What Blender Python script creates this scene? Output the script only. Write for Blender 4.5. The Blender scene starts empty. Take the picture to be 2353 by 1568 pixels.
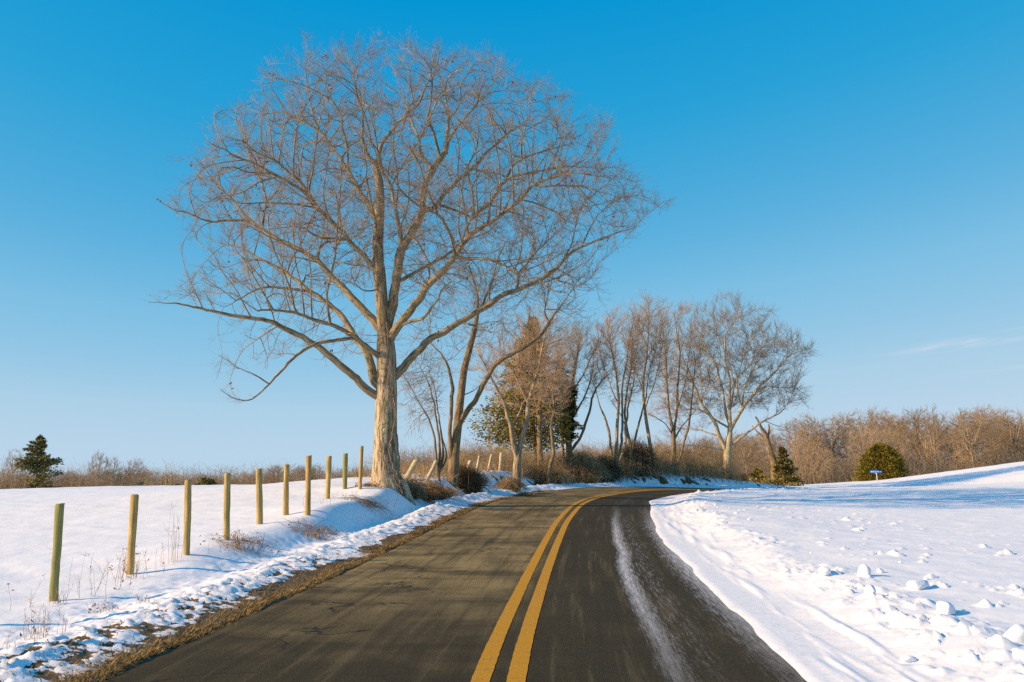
import bpy, math, numpy as np
from mathutils import Vector, kdtree
R = math.radians
rng = np.random.default_rng(7)
sc = bpy.context.scene
C = sc.collection
# ------------------------------------------------------------------ survey helpers
FX = 995.56; HC = 1.55; PIT = math.atan((478-341)/FX); K = 1024/2353
def at_d(x, y, d):
    """site point seen at picture position (x,y) (2353 px wide sheet) at ground distance d"""
    a = (x*K-512)/FX; b = (341-y*K)/FX
    r = np.array([a, math.cos(PIT)-b*math.sin(PIT), math.sin(PIT)+b*math.cos(PIT)])
    return r*d/r[1]+np.array([0, 0, HC])
def xat(x, d): return (x*K-512)/FX*d/math.cos(PIT)*1.0*math.cos(PIT)
# ------------------------------------------------------------------ numpy noise
def _h(ix, iy, s):
    n = (ix.astype(np.int64)*374761393+iy.astype(np.int64)*668265263+s*1442695041) & 0x7fffffff
    n = ((n ^ (n >> 13))*1274126177) & 0x7fffffff
    return ((n ^ (n >> 16)) & 0xffff)/65535.0
def vnoise(x, y, s=0):
    ix = np.floor(x); iy = np.floor(y); fx = x-ix; fy = y-iy
    ux = fx*fx*fx*(fx*(fx*6-15)+10); uy = fy*fy*fy*(fy*(fy*6-15)+10)
    a = _h(ix, iy, s); b = _h(ix+1, iy, s); c = _h(ix, iy+1, s); d = _h(ix+1, iy+1, s)
    return (a+(b-a)*ux)*(1-uy)+(c+(d-c)*ux)*uy
def fbm(x, y, s=0, o=4, g=.5):
    v = 0; a = 1; t = 0
    for i in range(o):
        v = v+a*vnoise(x*2**i+i*17.3, y*2**i-i*9.1, s+i); t += a; a *= g
    return v/t*2-1
def sm(a, b, x):
    t = np.clip((x-a)/(b-a), 0, 1); return t*t*(3-2*t)
# ------------------------------------------------------------------ materials
def mat(name, rough=.8, spec=.3):
    m = bpy.data.materials.new(name); m.use_nodes = True
    b = m.node_tree.nodes['Principled BSDF']; b.inputs['Roughness'].default_value = rough
    b.inputs['Specular IOR Level'].default_value = spec
    return m, m.node_tree.nodes, m.node_tree.links, b
def noise(N, L, vec, scale, detail=4, rough=.55, stretch=None):
    n = N.new('ShaderNodeTexNoise'); n.inputs['Scale'].default_value = scale
    n.inputs['Detail'].default_value = detail; n.inputs['Roughness'].default_value = rough
    if vec is not None:
        if stretch:
            mp = N.new('ShaderNodeVectorMath'); mp.operation = 'MULTIPLY'; mp.inputs[1].default_value = stretch
            L.new(vec, mp.inputs[0]); vec = mp.outputs[0]
        L.new(vec, n.inputs['Vector'])
    return n.outputs['Fac']
def ramp(N, L, fac, stops):
    r = N.new('ShaderNodeValToRGB'); e = r.color_ramp.elements
    while len(e) < len(stops): e.new(.5)
    for i, (p, c) in enumerate(stops):
        e[i].position = p; e[i].color = (c, c, c, 1) if isinstance(c, (int, float)) else (*c, 1)
    L.new(fac, r.inputs[0]); return r.outputs[0]
def mix(N, L, fac, a, b, mode='MIX'):
    m = N.new('ShaderNodeMix'); m.data_type = 'RGBA'; m.blend_type = mode
    for s, v in ((m.inputs[0], fac), (m.inputs[6], a), (m.inputs[7], b)):
        if isinstance(v, (int, float)): s.default_value = v
        elif isinstance(v, tuple): s.default_value = (*v, 1)
        else: L.new(v, s)
    return m.outputs[2]
def mth(N, L, op, a, b=0., c=None):
    m = N.new('ShaderNodeMath'); m.operation = op
    for s, v in zip(m.inputs, (a, b, c)):
        if v is None: continue
        if isinstance(v, (int, float)): s.default_value = v
        else: L.new(v, s)
    return m.outputs[0]
def attr(N, name, out='Fac'):
    a = N.new('ShaderNodeAttribute'); a.attribute_name = name; return a.outputs[out]
def bump(N, L, bsdf, h, dist, strength=1.):
    b = N.new('ShaderNodeBump'); b.inputs['Distance'].default_value = dist; b.inputs['Strength'].default_value = strength
    L.new(h, b.inputs['Height']); L.new(b.outputs[0], bsdf.inputs['Normal'])

def bark_mat(name, c1, c2, lich, lichamt, sc_=1., bd=.03, upper=None):
    m, N, L, b = mat(name, .9, .15)
    v = attr(N, 'bark', 'Vector')
    n1 = noise(N, L, v, 16*sc_, 5, .65, (1, 1, .16))
    n2 = noise(N, L, v, 2.2*sc_, 4)
    n3 = noise(N, L, v, 30*sc_, 3, .6)
    col = mix(N, L, ramp(N, L, n1, [(.40, 0), (.57, 1)]), c1, c2)
    col = mix(N, L, ramp(N, L, noise(N, L, v, 5*sc_, 3, .6, (1, 1, .35)), [(.45, 0), (.7, .45)]), col, tuple(q*1.35 for q in c2))
    lf = mth(N, L, 'MULTIPLY', ramp(N, L, n2, [(.48, 0), (.62, 1)]), ramp(N, L, n3, [(.42, 0), (.6, lichamt)]))
    col = mix(N, L, lf, col, lich)
    if upper:   # sunlight and snow glow on the lower bole painted in: leader above tinted darker
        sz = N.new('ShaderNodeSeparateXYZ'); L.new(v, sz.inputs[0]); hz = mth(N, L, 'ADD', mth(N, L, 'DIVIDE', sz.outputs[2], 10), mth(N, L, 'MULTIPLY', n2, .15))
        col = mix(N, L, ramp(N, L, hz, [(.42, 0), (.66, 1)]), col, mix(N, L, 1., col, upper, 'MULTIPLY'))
    L.new(col, b.inputs['Base Color'])
    bump(N, L, b, n1, bd, .9)
    return m
def flat_mat(name, col, var=.25, scale=3., rough=.85):
    m, N, L, b = mat(name, rough, .15)
    g = N.new('ShaderNodeNewGeometry').outputs['Position']
    n = noise(N, L, g, scale, 3)
    a = tuple(c*(1-var) for c in col); d = tuple(min(1, c*(1+var)) for c in col)
    L.new(mix(N, L, ramp(N, L, n, [(.35, 0), (.65, 1)]), a, d), b.inputs['Base Color'])
    return m
M = {}
M['oak'] = bark_mat('oak_bark', (.11, .085, .05), (.47, .38, .265), (.44, .39, .14), .55, .85, .05, (.70, .66, .58))  # pale tone carries the sunlit look of the lower trunk, last colour dims the leader
M['oaklimb'] = bark_mat('oak_limb_bark', (.085, .062, .034), (.33, .255, .155), (.33, .30, .11), .6, 1.1, .04)  # darker copy of the oak bark, limbs painted less sunlit than the bole
M['pale'] = bark_mat('pale_bark', (.12, .088, .05), (.37, .285, .185), (.45, .42, .2), .5)
M['brownbark'] = bark_mat('brown_bark', (.08, .055, .032), (.27, .19, .11), (.3, .3, .1), .5)
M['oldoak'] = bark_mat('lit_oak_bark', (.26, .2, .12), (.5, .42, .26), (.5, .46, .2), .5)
M['twig'] = flat_mat('twig', (.27, .213, .152), .25, 1.5)
M['twig2'] = flat_mat('twig_tan', (.42, .30, .19), .25, 1.5)
M['wood'] = flat_mat('wood_far', (.32, .235, .145), .35, .12)
M['leafdead'] = flat_mat('dead_leaf', (.22, .09, .04), .4, 3)
M['golden'] = flat_mat('golden_needles', (.17, .135, .02), .5, 2.5)
M['cedar'] = flat_mat('cedar_needles', (.22, .18, .04), .45, 1.1)
M['cedar_far'] = flat_mat('cedar_needles_far', (.18, .155, .05), .4, .8)
M['ivy'] = flat_mat('ivy_leaf', (.06, .065, .018), .5, 2)
M['vine'] = flat_mat('vine_stem', (.22, .15, .09), .3, 4)
M['brush'] = flat_mat('dry_brush', (.36, .26, .14), .4, 1.2)
M['weed'] = flat_mat('dry_weed_stem', (.30, .20, .115), .35, 5)
M['straw'] = flat_mat('straw', (.30, .19, .07), .5, 6)
M['leafbrown'] = flat_mat('leaf_brown', (.28, .15, .06), .4, 6)
# ------------------------------------------------------------------ mesh building
def link(name, me, parent=None, m=None):
    o = bpy.data.objects.new(name, me); C.objects.link(o)
    if parent is not None: o.parent = parent
    if m is not None and me is not None and not me.materials: me.materials.append(m)
    return o
def tag(o, label=None, cat=None, group=None, kind=None):
    if label: o['label'] = label
    if cat: o['category'] = cat
    if group: o['group'] = group
    if kind: o['kind'] = kind
    return o
def empty(name, loc=(0, 0, 0), rz=0.):
    o = bpy.data.objects.new(name, None); C.objects.link(o); o.location = loc; o.rotation_euler = (0, 0, rz)
    o.empty_display_size = .1
    return o
def mesh_np(name, V, F, smooth=True, vec=None, fl=None):
    """V (n,3), F (m,k) int faces with equal side count (or list of such arrays)"""
    me = bpy.data.meshes.new(name)
    Fs = F if isinstance(F, list) else [F]
    Fs = [f for f in Fs if len(f)]
    me.vertices.add(len(V)); me.vertices.foreach_set('co', np.asarray(V, np.float32).ravel())
    nl = sum(f.size for f in Fs); npoly = sum(len(f) for f in Fs)
    me.loops.add(nl); me.polygons.add(npoly)
    me.loops.foreach_set('vertex_index', np.concatenate([f.ravel() for f in Fs]).astype(np.int32))
    tot = np.concatenate([np.full(len(f), f.shape[1]) for f in Fs]).astype(np.int32)
    st = np.concatenate([[0], np.cumsum(tot)[:-1]]).astype(np.int32)
    me.polygons.foreach_set('loop_start', st)
    try: me.polygons.foreach_set('loop_total', tot)
    except Exception: pass
    if smooth: me.polygons.foreach_set('use_smooth', np.ones(npoly, bool))
    if vec is not None:
        a = me.attributes.new('bark', 'FLOAT_VECTOR', 'POINT'); a.data.foreach_set('vector', np.asarray(vec, np.float32).ravel())
    for k, v in (fl or {}).items():
        a = me.attributes.new(k, 'FLOAT', 'POINT'); a.data.foreach_set('value', np.asarray(v, np.float32).ravel())
    me.update(calc_edges=True)
    return me
def nrm(v): return v/np.maximum(np.linalg.norm(v, axis=-1, keepdims=True), 1e-9)
class Geo:
    def __init__(s): s.V = []; s.F = {}; s.B = []; s.n = 0
    def add(s, V, F, B=None):
        V = np.asarray(V, float).reshape(-1, 3); F = np.asarray(F, int)
        s.V.append(V); s.B.append(V if B is None else B); s.F.setdefault(F.shape[1], []).append(F+s.n); s.n += len(V)
    def mesh(s, name, smooth=True):
        return mesh_np(name, np.concatenate(s.V), [np.concatenate(f) for f in s.F.values()], smooth, np.concatenate(s.B))
def strips(geo, P, Rr, sides=3):
    """P (n,k,3) polylines, Rr (n,k) radii -> tubes"""
    n, k, _ = P.shape
    if n == 0: return
    T = np.empty_like(P); T[:, 1:-1] = P[:, 2:]-P[:, :-2]; T[:, 0] = P[:, 1]-P[:, 0]; T[:, -1] = P[:, -1]-P[:, -2]
    T = nrm(T)
    main = nrm(P[:, -1]-P[:, 0])
    ref = nrm(np.cross(main, nrm(np.cross(main, np.array([.31, .5, .8]))+1e-6)))
    U = nrm(np.cross(T, ref[:, None, :])); W = np.cross(T, U)
    a = np.arange(sides)*2*math.pi/sides
    V = P[:, :, None, :]+Rr[:, :, None, None]*(np.cos(a)[None, None, :, None]*U[:, :, None, :]+np.sin(a)[None, None, :, None]*W[:, :, None, :])
    ln = np.concatenate([np.zeros((n, 1)), np.cumsum(np.linalg.norm(np.diff(P, axis=1), axis=2), axis=1)], axis=1)
    B = np.stack([Rr[:, :, None]*np.cos(a), Rr[:, :, None]*np.sin(a), np.repeat(ln[:, :, None], sides, 2)], -1)
    i = np.arange(n)[:, None, None]*k*sides; j = np.arange(k-1)[None, :, None]*sides; q = np.arange(sides)[None, None, :]
    q2 = (q+1) % sides
    F = np.stack(np.broadcast_arrays(i+j+q, i+j+q2, i+j+sides+q2, i+j+sides+q), -1).reshape(-1, 4)
    geo.add(V.reshape(-1, 3), F, B.reshape(-1, 3))
# ------------------------------------------------------------------ skeleton
class Skel:
    def __init__(s): s.P = []; s.par = []; s.R = []; s.lab = []
    def limb(s, pts, rad, lab, step=.16, root=False, wob=.0):
        """append a traced limb; attached to nearest existing node unless root. returns node ids"""
        pts = np.asarray(pts, float); rad = np.asarray(rad, float)
        if not root:
            A = np.array(s.P); k = int(np.argmin(((A-pts[0])**2).sum(1))); par = k
            pts = np.vstack([A[k], pts[1:]]) if np.linalg.norm(A[k]-pts[0]) < .8 else np.vstack([A[k], pts])
            if len(rad) != len(pts): rad = np.concatenate([[rad[0]], rad])
        else: par = -1
        seg = np.linalg.norm(np.diff(pts, axis=0), axis=1); t = np.concatenate([[0], np.cumsum(seg)])
        n = max(2, int(t[-1]/step)); u = np.linspace(0, t[-1], n+1)
        # catmull-rom-ish smoothing by resampling then averaging
        Q = np.stack([np.interp(u, t, pts[:, i]) for i in range(3)], 1)
        for _ in range(2): Q[1:-1] = .25*Q[:-2]+.5*Q[1:-1]+.25*Q[2:]
        if wob:
            Q[1:] += rng.normal(0, wob, (n, 3)); ph = rng.uniform(0, 50, 3); am = np.clip(u/1.2, 0, 1)*np.clip(.02+t[-1]*.006, 0, .06)
            Q += np.stack([(vnoise(u*1.1+ph[k], u*0+k, 7)-.5+.5*(vnoise(u*3.1+ph[k], u*0+k, 8)-.5))*am*1.6 for k in range(3)], 1)
        rr = np.interp(u, t, rad)
        st = 0 if root else 1
        for i in range(st, n+1):
            s.P.append(Q[i]); s.par.append(par); s.R.append(rr[i]); s.lab.append(lab); par = len(s.P)-1
        return par
def colonize(s, A, step=.16, infl=2.5, kill=.32, its=90, up=.12, jit=.35, ctr=None, ob=0.):
    P = [np.array(p) for p in s.P]
    kd = kdtree.KDTree(len(P))
    for i, p in enumerate(P): kd.insert(p, i)
    kd.balance()
    nd = np.empty(len(A)); ni = np.empty(len(A), int)
    for i, a in enumerate(A):
        _, k, d = kd.find(a); ni[i] = k; nd[i] = d
    alive = nd > kill
    cc = {}
    Parr = np.array(P)
    for it in range(its):
        act = alive & (nd < infl+(it > 25)*1.)
        if not act.any(): break
        idx = np.nonzero(act)[0]
        D = nrm(A[idx]-Parr[ni[idx]])
        u, inv = np.unique(ni[idx], return_inverse=True)
        S = np.zeros((len(u), 3)); np.add.at(S, inv, D)
        S = nrm(S)+np.array([0, 0, up])+rng.normal(0, jit, S.shape)
        if ctr is not None: S += ob*nrm(Parr[u]-ctr)
        new = []; par = []
        base = len(P)
        S = nrm(S)*step
        for q, k in enumerate(u):
            c = cc.get(k, 0)
            if c >= 3: continue
            cc[k] = c+1
            new.append(Parr[k]+S[q]); par.append(k)
        full = [k for k in u if cc.get(k, 0) >= 3]
        if not new:
            alive[idx] = False; continue
        new = np.array(new)
        for p, k in zip(new, par): P.append(p); s.P.append(p); s.par.append(int(k)); s.R.append(0.); s.lab.append(-1)
        Parr = np.vstack([Parr, new])
        al = np.nonzero(alive)[0]
        if len(al)*len(new) > 400000:
            kd = kdtree.KDTree(len(new))
            for i, p in enumerate(new): kd.insert(p, i)
            kd.balance()
            for i in al:
                _, k, d = kd.find(A[i])
                if d < nd[i]: nd[i] = d; ni[i] = base+k
        else:
            dd = ((A[al][:, None, :]-new[None])**2).sum(2); k = dd.argmin(1); d = np.sqrt(dd[np.arange(len(al)), k])
            better = d < nd[al]; nd[al[better]] = d[better]; ni[al[better]] = base+k[better]
        alive &= nd > kill
        # attractors whose nearest node is saturated are dropped
        if full:
            fs = np.zeros(len(P), bool); fs[full] = True
            alive &= ~fs[ni]
def finish(s, tip=.004, ex=2.25):
    P = np.array(s.P); par = np.array(s.par); R0 = np.array(s.R); n = len(P)
    # relax
    ch = [[] for _ in range(n)]
    for i in range(n):
        if par[i] >= 0: ch[par[i]].append(i)
    acc = np.zeros(n); r = np.zeros(n)
    for i in range(n-1, -1, -1):
        r[i] = (acc[i] if ch[i] else tip**ex)**(1/ex)
        if par[i] >= 0: acc[par[i]] += r[i]**ex
    tr = R0 > 0
    r[tr] = R0[tr]
    mc = np.full(n, -1)
    lab = np.array(s.lab)
    for i in range(n):
        if ch[i]:
            c = ch[i]
            same = [k for k in c if lab[k] == lab[i] and lab[i] >= 0]
            mc[i] = same[0] if same else max(c, key=lambda k: r[k])
    for i in range(n):
        if not tr[i] and par[i] >= 0: r[i] = min(r[i], r[par[i]]*(.97 if mc[par[i]] == i else .75))
    for _ in range(3):
        Q = P.copy()
        ok = (~tr) & (mc >= 0) & (par >= 0)
        Q[ok] = .5*P[ok]+.25*P[par[ok]]+.25*P[mc[ok]]
        P = Q
    chain = np.arange(n)
    for i in range(n):
        p = par[i]
        if p >= 0 and mc[p] == i and (lab[p] == lab[i]): chain[i] = chain[p]
    return P, par, r, mc, chain, lab
def skel_tubes(geo, P, par, r, mc, chain, sel, sides, mod=None):
    """tubes for the nodes selected (whole chains)"""
    ids = np.nonzero(sel)[0]
    if len(ids) == 0: return
    # end of each chain
    last = np.arange(len(P)); 
    for i in ids: last[chain[i]] = i
    root = par < 0
    Tin = P-P[np.maximum(par, 0)]; Tin[root] = 0
    Tout = np.where((mc >= 0)[:, None], P[np.maximum(mc, 0)]-P, Tin)
    T = nrm(nrm(Tin)+nrm(Tout))
    cs = chain[ids]
    st = np.where(par[cs] >= 0, par[cs], cs)
    main = nrm(P[last[cs]]-P[st]+1e-6)
    ax = np.eye(3)[np.abs(main).argmin(1)]
    ax[np.abs(main[:, 2]) > .5] = [0, 1, 0]
    U = nrm(np.cross(T[ids], ax)); W = np.cross(U, T[ids])
    ln = np.zeros(len(P)); seglen = np.linalg.norm(Tin, axis=1)
    for i in ids: ln[i] = (ln[par[i]] if par[i] >= 0 and chain[par[i]] == chain[i] else 0)+seglen[i]
    a = np.arange(sides)*2*math.pi/sides
    ca, sa = np.cos(a), np.sin(a)
    def ring(pos, rad, U, W, l):
        rr = rad[:, None]*np.ones(sides)[None]
        if mod is not None: rr = rr*mod(a[None, :], l[:, None], rad[:, None], pos)
        V = pos[:, None]+rr[..., None]*(ca[None, :, None]*U[:, None]+sa[None, :, None]*W[:, None])
        B = np.stack([rad[:, None]*ca, rad[:, None]*sa, np.repeat(l[:, None], sides, 1)], -1)
        return V.reshape(-1, 3), B.reshape(-1, 3)
    V1, B1 = ring(P[ids], r[ids], U, W, ln[ids])
    starts = ids[(chain[ids] == ids) & (par[ids] >= 0)]
    pos_in = {int(k): q for q, k in enumerate(ids)}
    sidx = np.array([pos_in[int(k)] for k in starts], int)
    if len(starts):
        rs = np.minimum(r[starts]*1.18, r[par[starts]]*.95)
        V2, B2 = ring(P[par[starts]], rs, U[sidx], W[sidx], np.zeros(len(starts)))
        V = np.vstack([V1, V2]); B = np.vstack([B1, B2])
    else: V, B = V1, B1
    prev = np.full(len(ids), -1)
    for q, k in enumerate(ids):
        if par[k] >= 0 and chain[par[k]] == chain[k]: prev[q] = pos_in[int(par[k])]
    for q, k in enumerate(sidx): prev[k] = len(ids)+q
    m = prev >= 0
    i0 = prev[m][:, None]*sides; i1 = np.nonzero(m)[0][:, None]*sides
    q = np.arange(sides)[None]; q2 = (q+1) % sides
    F = np.stack([i0+q, i0+q2, i1+q2, i1+q], -1).reshape(-1, 4)
    geo.add(V, F, B)
def twigs(geo, P, par, r, rmax, dens, length, up=.35, sub=2, rad=.0035, seed=1, droop=0., ctr=None, ob=0.):
    g = np.random.default_rng(seed)
    m = (r < rmax) & (par >= 0)
    ids = np.nonzero(m)[0]
    ids = np.repeat(ids, g.poisson(dens, len(ids)))
    n = len(ids)
    if n == 0: return
    t = nrm(P[ids]-P[par[ids]])
    S = P[par[ids]]+(P[ids]-P[par[ids]])*g.random((n, 1))
    rd = nrm(g.normal(0, 1, (n, 3)))
    perp = nrm(np.cross(t, rd))
    D = nrm(t*g.uniform(.7, 1.5, (n, 1))+perp*g.uniform(.4, .9, (n, 1))+np.array([0, 0, up-droop])+(0 if ctr is None else ob*nrm(P[ids]-ctr)))
    Ln = length*g.uniform(.45, 1.5, n)
    pts = [S]; d = D.copy(); p = S
    for k in range(3):
        d = nrm(d+g.normal(0, .14, (n, 3))+np.array([0, 0, .12-droop*.6]))
        p = p+d*(Ln/3)[:, None]; pts.append(p)
    Q = np.stack(pts, 1)
    rr = rad*np.array([1.15, .95, .75, .45])[None]*g.uniform(.8, 1.3, (n, 1))
    strips(geo, Q, rr, 3)
    if sub:
        k = g.poisson(sub, n); j = np.repeat(np.arange(n), k); mm = len(j)
        w = g.uniform(.25, 1, mm)*3; i0 = np.minimum(w.astype(int), 2); f = (w-i0)[:, None]
        S2 = Q[j, i0]*(1-f)+Q[j, i0+1]*f; t2 = nrm(Q[j, i0+1]-Q[j, i0])
        D2 = nrm(t2*g.uniform(.5, 1.1, (mm, 1))+nrm(np.cross(t2, g.normal(0, 1, (mm, 3))))*.75+np.array([0, 0, .15-droop]))
        L2 = length*.42*g.uniform(.4, 1.4, mm)
        mid = S2+D2*(L2*.5)[:, None]; end = mid+nrm(D2+g.normal(0, .25, (mm, 3)))*(L2*.5)[:, None]
        strips(geo, np.stack([S2, mid, end], 1), rad*.7*np.array([1, .85, .5])[None]*np.ones((mm, 1)), 3)
def inpoly(x, y, poly):
    poly = np.asarray(poly, float); c = np.zeros(len(x), bool); j = len(poly)-1
    for i in range(len(poly)):
        xi, yi = poly[i]; xj, yj = poly[j]
        m = ((yi > y) != (yj > y)) & (x < (xj-xi)*(y-yi)/(yj-yi+1e-9)+xi)
        c ^= m; j = i
    return c
def crown_pts(poly, n, axis_x, d0, depthf=.85, wfun=None, maxD=8.):
    """attractor points in the volume whose outline is poly (sheet coords), rounded in depth about the trunk"""
    poly = np.asarray(poly, float); x0, y0 = poly.min(0); x1, y1 = poly.max(0)
    rows = np.linspace(y0, y1, 60); Lr = np.zeros(60); Rr = np.zeros(60)
    xs = np.linspace(x0, x1, 300)
    for i, yy in enumerate(rows):
        m = inpoly(xs, np.full(300, yy), poly)
        if m.any(): Lr[i] = xs[m].min(); Rr[i] = xs[m].max()
        else: Lr[i] = Rr[i] = axis_x
    out = []
    scale = K*d0/FX
    tot = 0
    while tot < n:
        x = rng.uniform(x0, x1, n*3); y = rng.uniform(y0, y1, n*3)
        m = inpoly(x, y, poly); x = x[m]; y = y[m]
        l = np.interp(y, rows, Lr); r_ = np.interp(y, rows, Rr)
        cx = np.clip(axis_x, l, r_)
        w = np.where(x < cx, cx-l, r_-x*0-cx); w = np.maximum(w, 1)
        q = np.clip(np.abs(x-cx)/w, 0, 1)
        wm = .5*(r_-l)*scale
        D = np.minimum(np.sqrt(1-q*q)*wm*depthf, maxD)
        dz = rng.uniform(-1, 1, len(x))*D
        keep = rng.random(len(x)) < D/max(wm.max(), .1)+.04
        if wfun is not None: keep &= rng.random(len(x)) < wfun(x, y, q, dz/np.maximum(D, .01))
        for xx, yy, zz in zip(x[keep], y[keep], dz[keep]):
            out.append(at_d(xx, yy, d0+zz))
        tot = len(out)
    return np.array(out[:n])
# ------------------------------------------------------------------ road line and terrain
RC = np.array([(-1.6, -45, -.3), (-1.0, -20, -.1), (-.55, -3, 0), (-.33, 3, 0), (-.11, 7.9, 0), (0, 10.1, .02), (.16, 12.45, .045), (.42, 16.25, .085), (.78, 20.8, .2),
  (1.3, 26.8, .38), (1.78, 31, .52), (2.2, 34.5, .62), (2.8, 38.5, .70), (3.6, 42.3, .77), (4.75, 46.3, .83), (5.9, 49.8, .89), (7.2, 52.3, .93), (8.8, 54.3, .93),
  (11, 56.1, .88), (14, 57.6, .8), (18, 58.6, .68), (26, 60, .5), (40, 61, .2), (70, 62, -.3), (120, 60, -1)])
t = np.concatenate([[0], np.cumsum(np.linalg.norm(np.diff(RC[:, :2], axis=0), axis=1))])
u = np.arange(0, t[-1], .35)
RP = np.stack([np.interp(u, t, RC[:, i]) for i in range(3)], 1)
for _ in range(14): RP[1:-1] = .25*RP[:-2]+.5*RP[1:-1]+.25*RP[2:]
RT = nrm(np.gradient(RP[:, :2], axis=0)); RN = np.stack([RT[:, 1], -RT[:, 0]], 1)   # to the right
RS = u-np.interp(7.9, RP[:, 1], u)+7.9                                              # station ~ distance from camera
RE = np.interp(RS, [20, 38, 50, 58, 75], [0, .022, .05, .05, .0])
def road_coords(x, y):
    x = np.asarray(x, float); y = np.asarray(y, float)
    s = np.full(x.shape, 99.); st = np.zeros(x.shape); zr = np.zeros(x.shape)
    near = np.nonzero((y > -60) & (y < 80) & (x > -15) & (x < 130))[0]
    for q in range(0, len(near), 20000):
        k = near[q:q+20000]
        d = (x[k, None]-RP[None, :, 0])**2+(y[k, None]-RP[None, :, 1])**2
        i = d.argmin(1)
        dx = x[k]-RP[i, 0]; dy = y[k]-RP[i, 1]
        sg = np.sign(dx*RN[i, 0]+dy*RN[i, 1]); al = dx*RT[i, 0]+dy*RT[i, 1]
        s[k] = sg*np.sqrt(np.maximum(d[np.arange(len(k)), i]-al**2*(np.abs(al) < .4), 0)); st[k] = RS[i]+al
        i2 = np.clip(i+np.sign(al).astype(int), 0, len(RP)-1); f = np.clip(np.abs(al)/.35, 0, 1)
        zc = RP[i, 2]*(1-f)+RP[i2, 2]*f
        zr[k] = zc-RE[i]*np.clip(s[k], -3.4, 3.4)
    return s, st, zr
CP = []
def cp(x, y, z): CP.append((x, y, z))
def cpx(px, py, d): p = at_d(px, py, d); CP.append(tuple(p))
for px, py, d in [(123, 1383, 12.84), (299, 1320, 15.7), (428, 1275, 16.9), (521, 1238, 18.98), (597, 1206, 22.1), (656, 1186, 23.9), (708, 1168, 24.6), (752, 1147, 28.4), (791, 1132, 30.4), (828, 1117, 31.2),
                  (893, 1124, 32.4), (1000, 1100, 39), (1040, 1100, 40), (1098, 1088, 46), (1151, 1086, 52), (1160, 1082, 50), (1185, 1104, 45), (1245, 1106, 54), (1312, 1106, 58), (1410, 1098, 60), (1500, 1092, 62), (1550, 1089, 64), (1510, 1084, 64), (1672, 1106, 68), (1600, 1092, 66), (1725, 1116, 72),
                  (0, 1125, 60), (200, 1119, 60), (500, 1115.5, 60), (640, 1112, 56), (730, 1106, 46), (850, 1098, 38), (960, 1093, 46), (1040, 1085, 52),
                  (1710, 1117, 85), (1850, 1117, 85), (1975, 1112.5, 85), (2050, 1105, 85), (2150, 1090, 85), (2250, 1075, 85), (2353, 1061, 85)]: cpx(px, py, d)
for p in [(-12, 12, -.05), (-12, 24, .35), (-20, 40, .7), (-9, 36, 1.25), (-8, 5, -.1), (-20, 5, -.3), (-30, 25, .2), (-60, 50, .3), (-45, 90, -.4), (-20, 90, -.2), (-2, 75, 1.0), (12, 85, .9), (8, 72, 1.3),
          (4.6, 10, .2), (5.6, 20, .40), (8, 30, .6), (11, 40, .84), (13, 47, .98), (20, 50, 1.0), (20, 30, .62), (14, 15, .3), (30, 40, 1.0), (20, 66, .9), (28, 55, 1.35), (36, 70, 2.1), (60, 85, 4.0), (60, 40, 2.2), (40, 15, .8), (10, 0, .1), (30, -10, .3),
          (-60, 120, -1.6), (-30, 120, -1.4), (0, 120, -.6), (30, 115, .2), (60, 125, .2), (90, 130, .3), (-100, 200, -4.), (-40, 200, -4.), (0, 200, -3.6), (45, 190, -1.), (90, 180, .1), (-150, 300, -7.5), (0, 300, -6.5), (100, 300, -2), (220, 260, 0),
          (0, -60, 0), (-60, -20, -.5), (60, -40, 1), (-150, 60, -2), (150, 60, 3), (-200, -200, 0), (200, -200, 0)]: cp(*p)
CP = np.array(CP)
def _tps(r2): return np.where(r2 > 0, .5*r2*np.log(np.maximum(r2, 1e-9)), 0)
_SX = 50.
_n = len(CP); _X = CP[:, :2]/_SX
_A = np.zeros((_n+3, _n+3)); _A[:_n, :_n] = _tps(((_X[:, None]-_X[None])**2).sum(2))+np.eye(_n)*2e-6
_A[:_n, _n] = 1; _A[:_n, _n+1:] = _X; _A[_n:, :_n] = _A[:_n, _n:].T
_w = np.linalg.solve(_A, np.concatenate([CP[:, 2], np.zeros(3)]))
def zbase(x, y):
    r = np.hypot(x, y); f = np.minimum(1, 310/np.maximum(r, 1)); X = x*f/_SX; Y = y*f/_SX
    z = _w[_n]+_w[_n+1]*X+_w[_n+2]*Y
    for k in range(_n): z = z+_w[k]*_tps((X-_X[k, 0])**2+(Y-_X[k, 1])**2)
    return z
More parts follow.
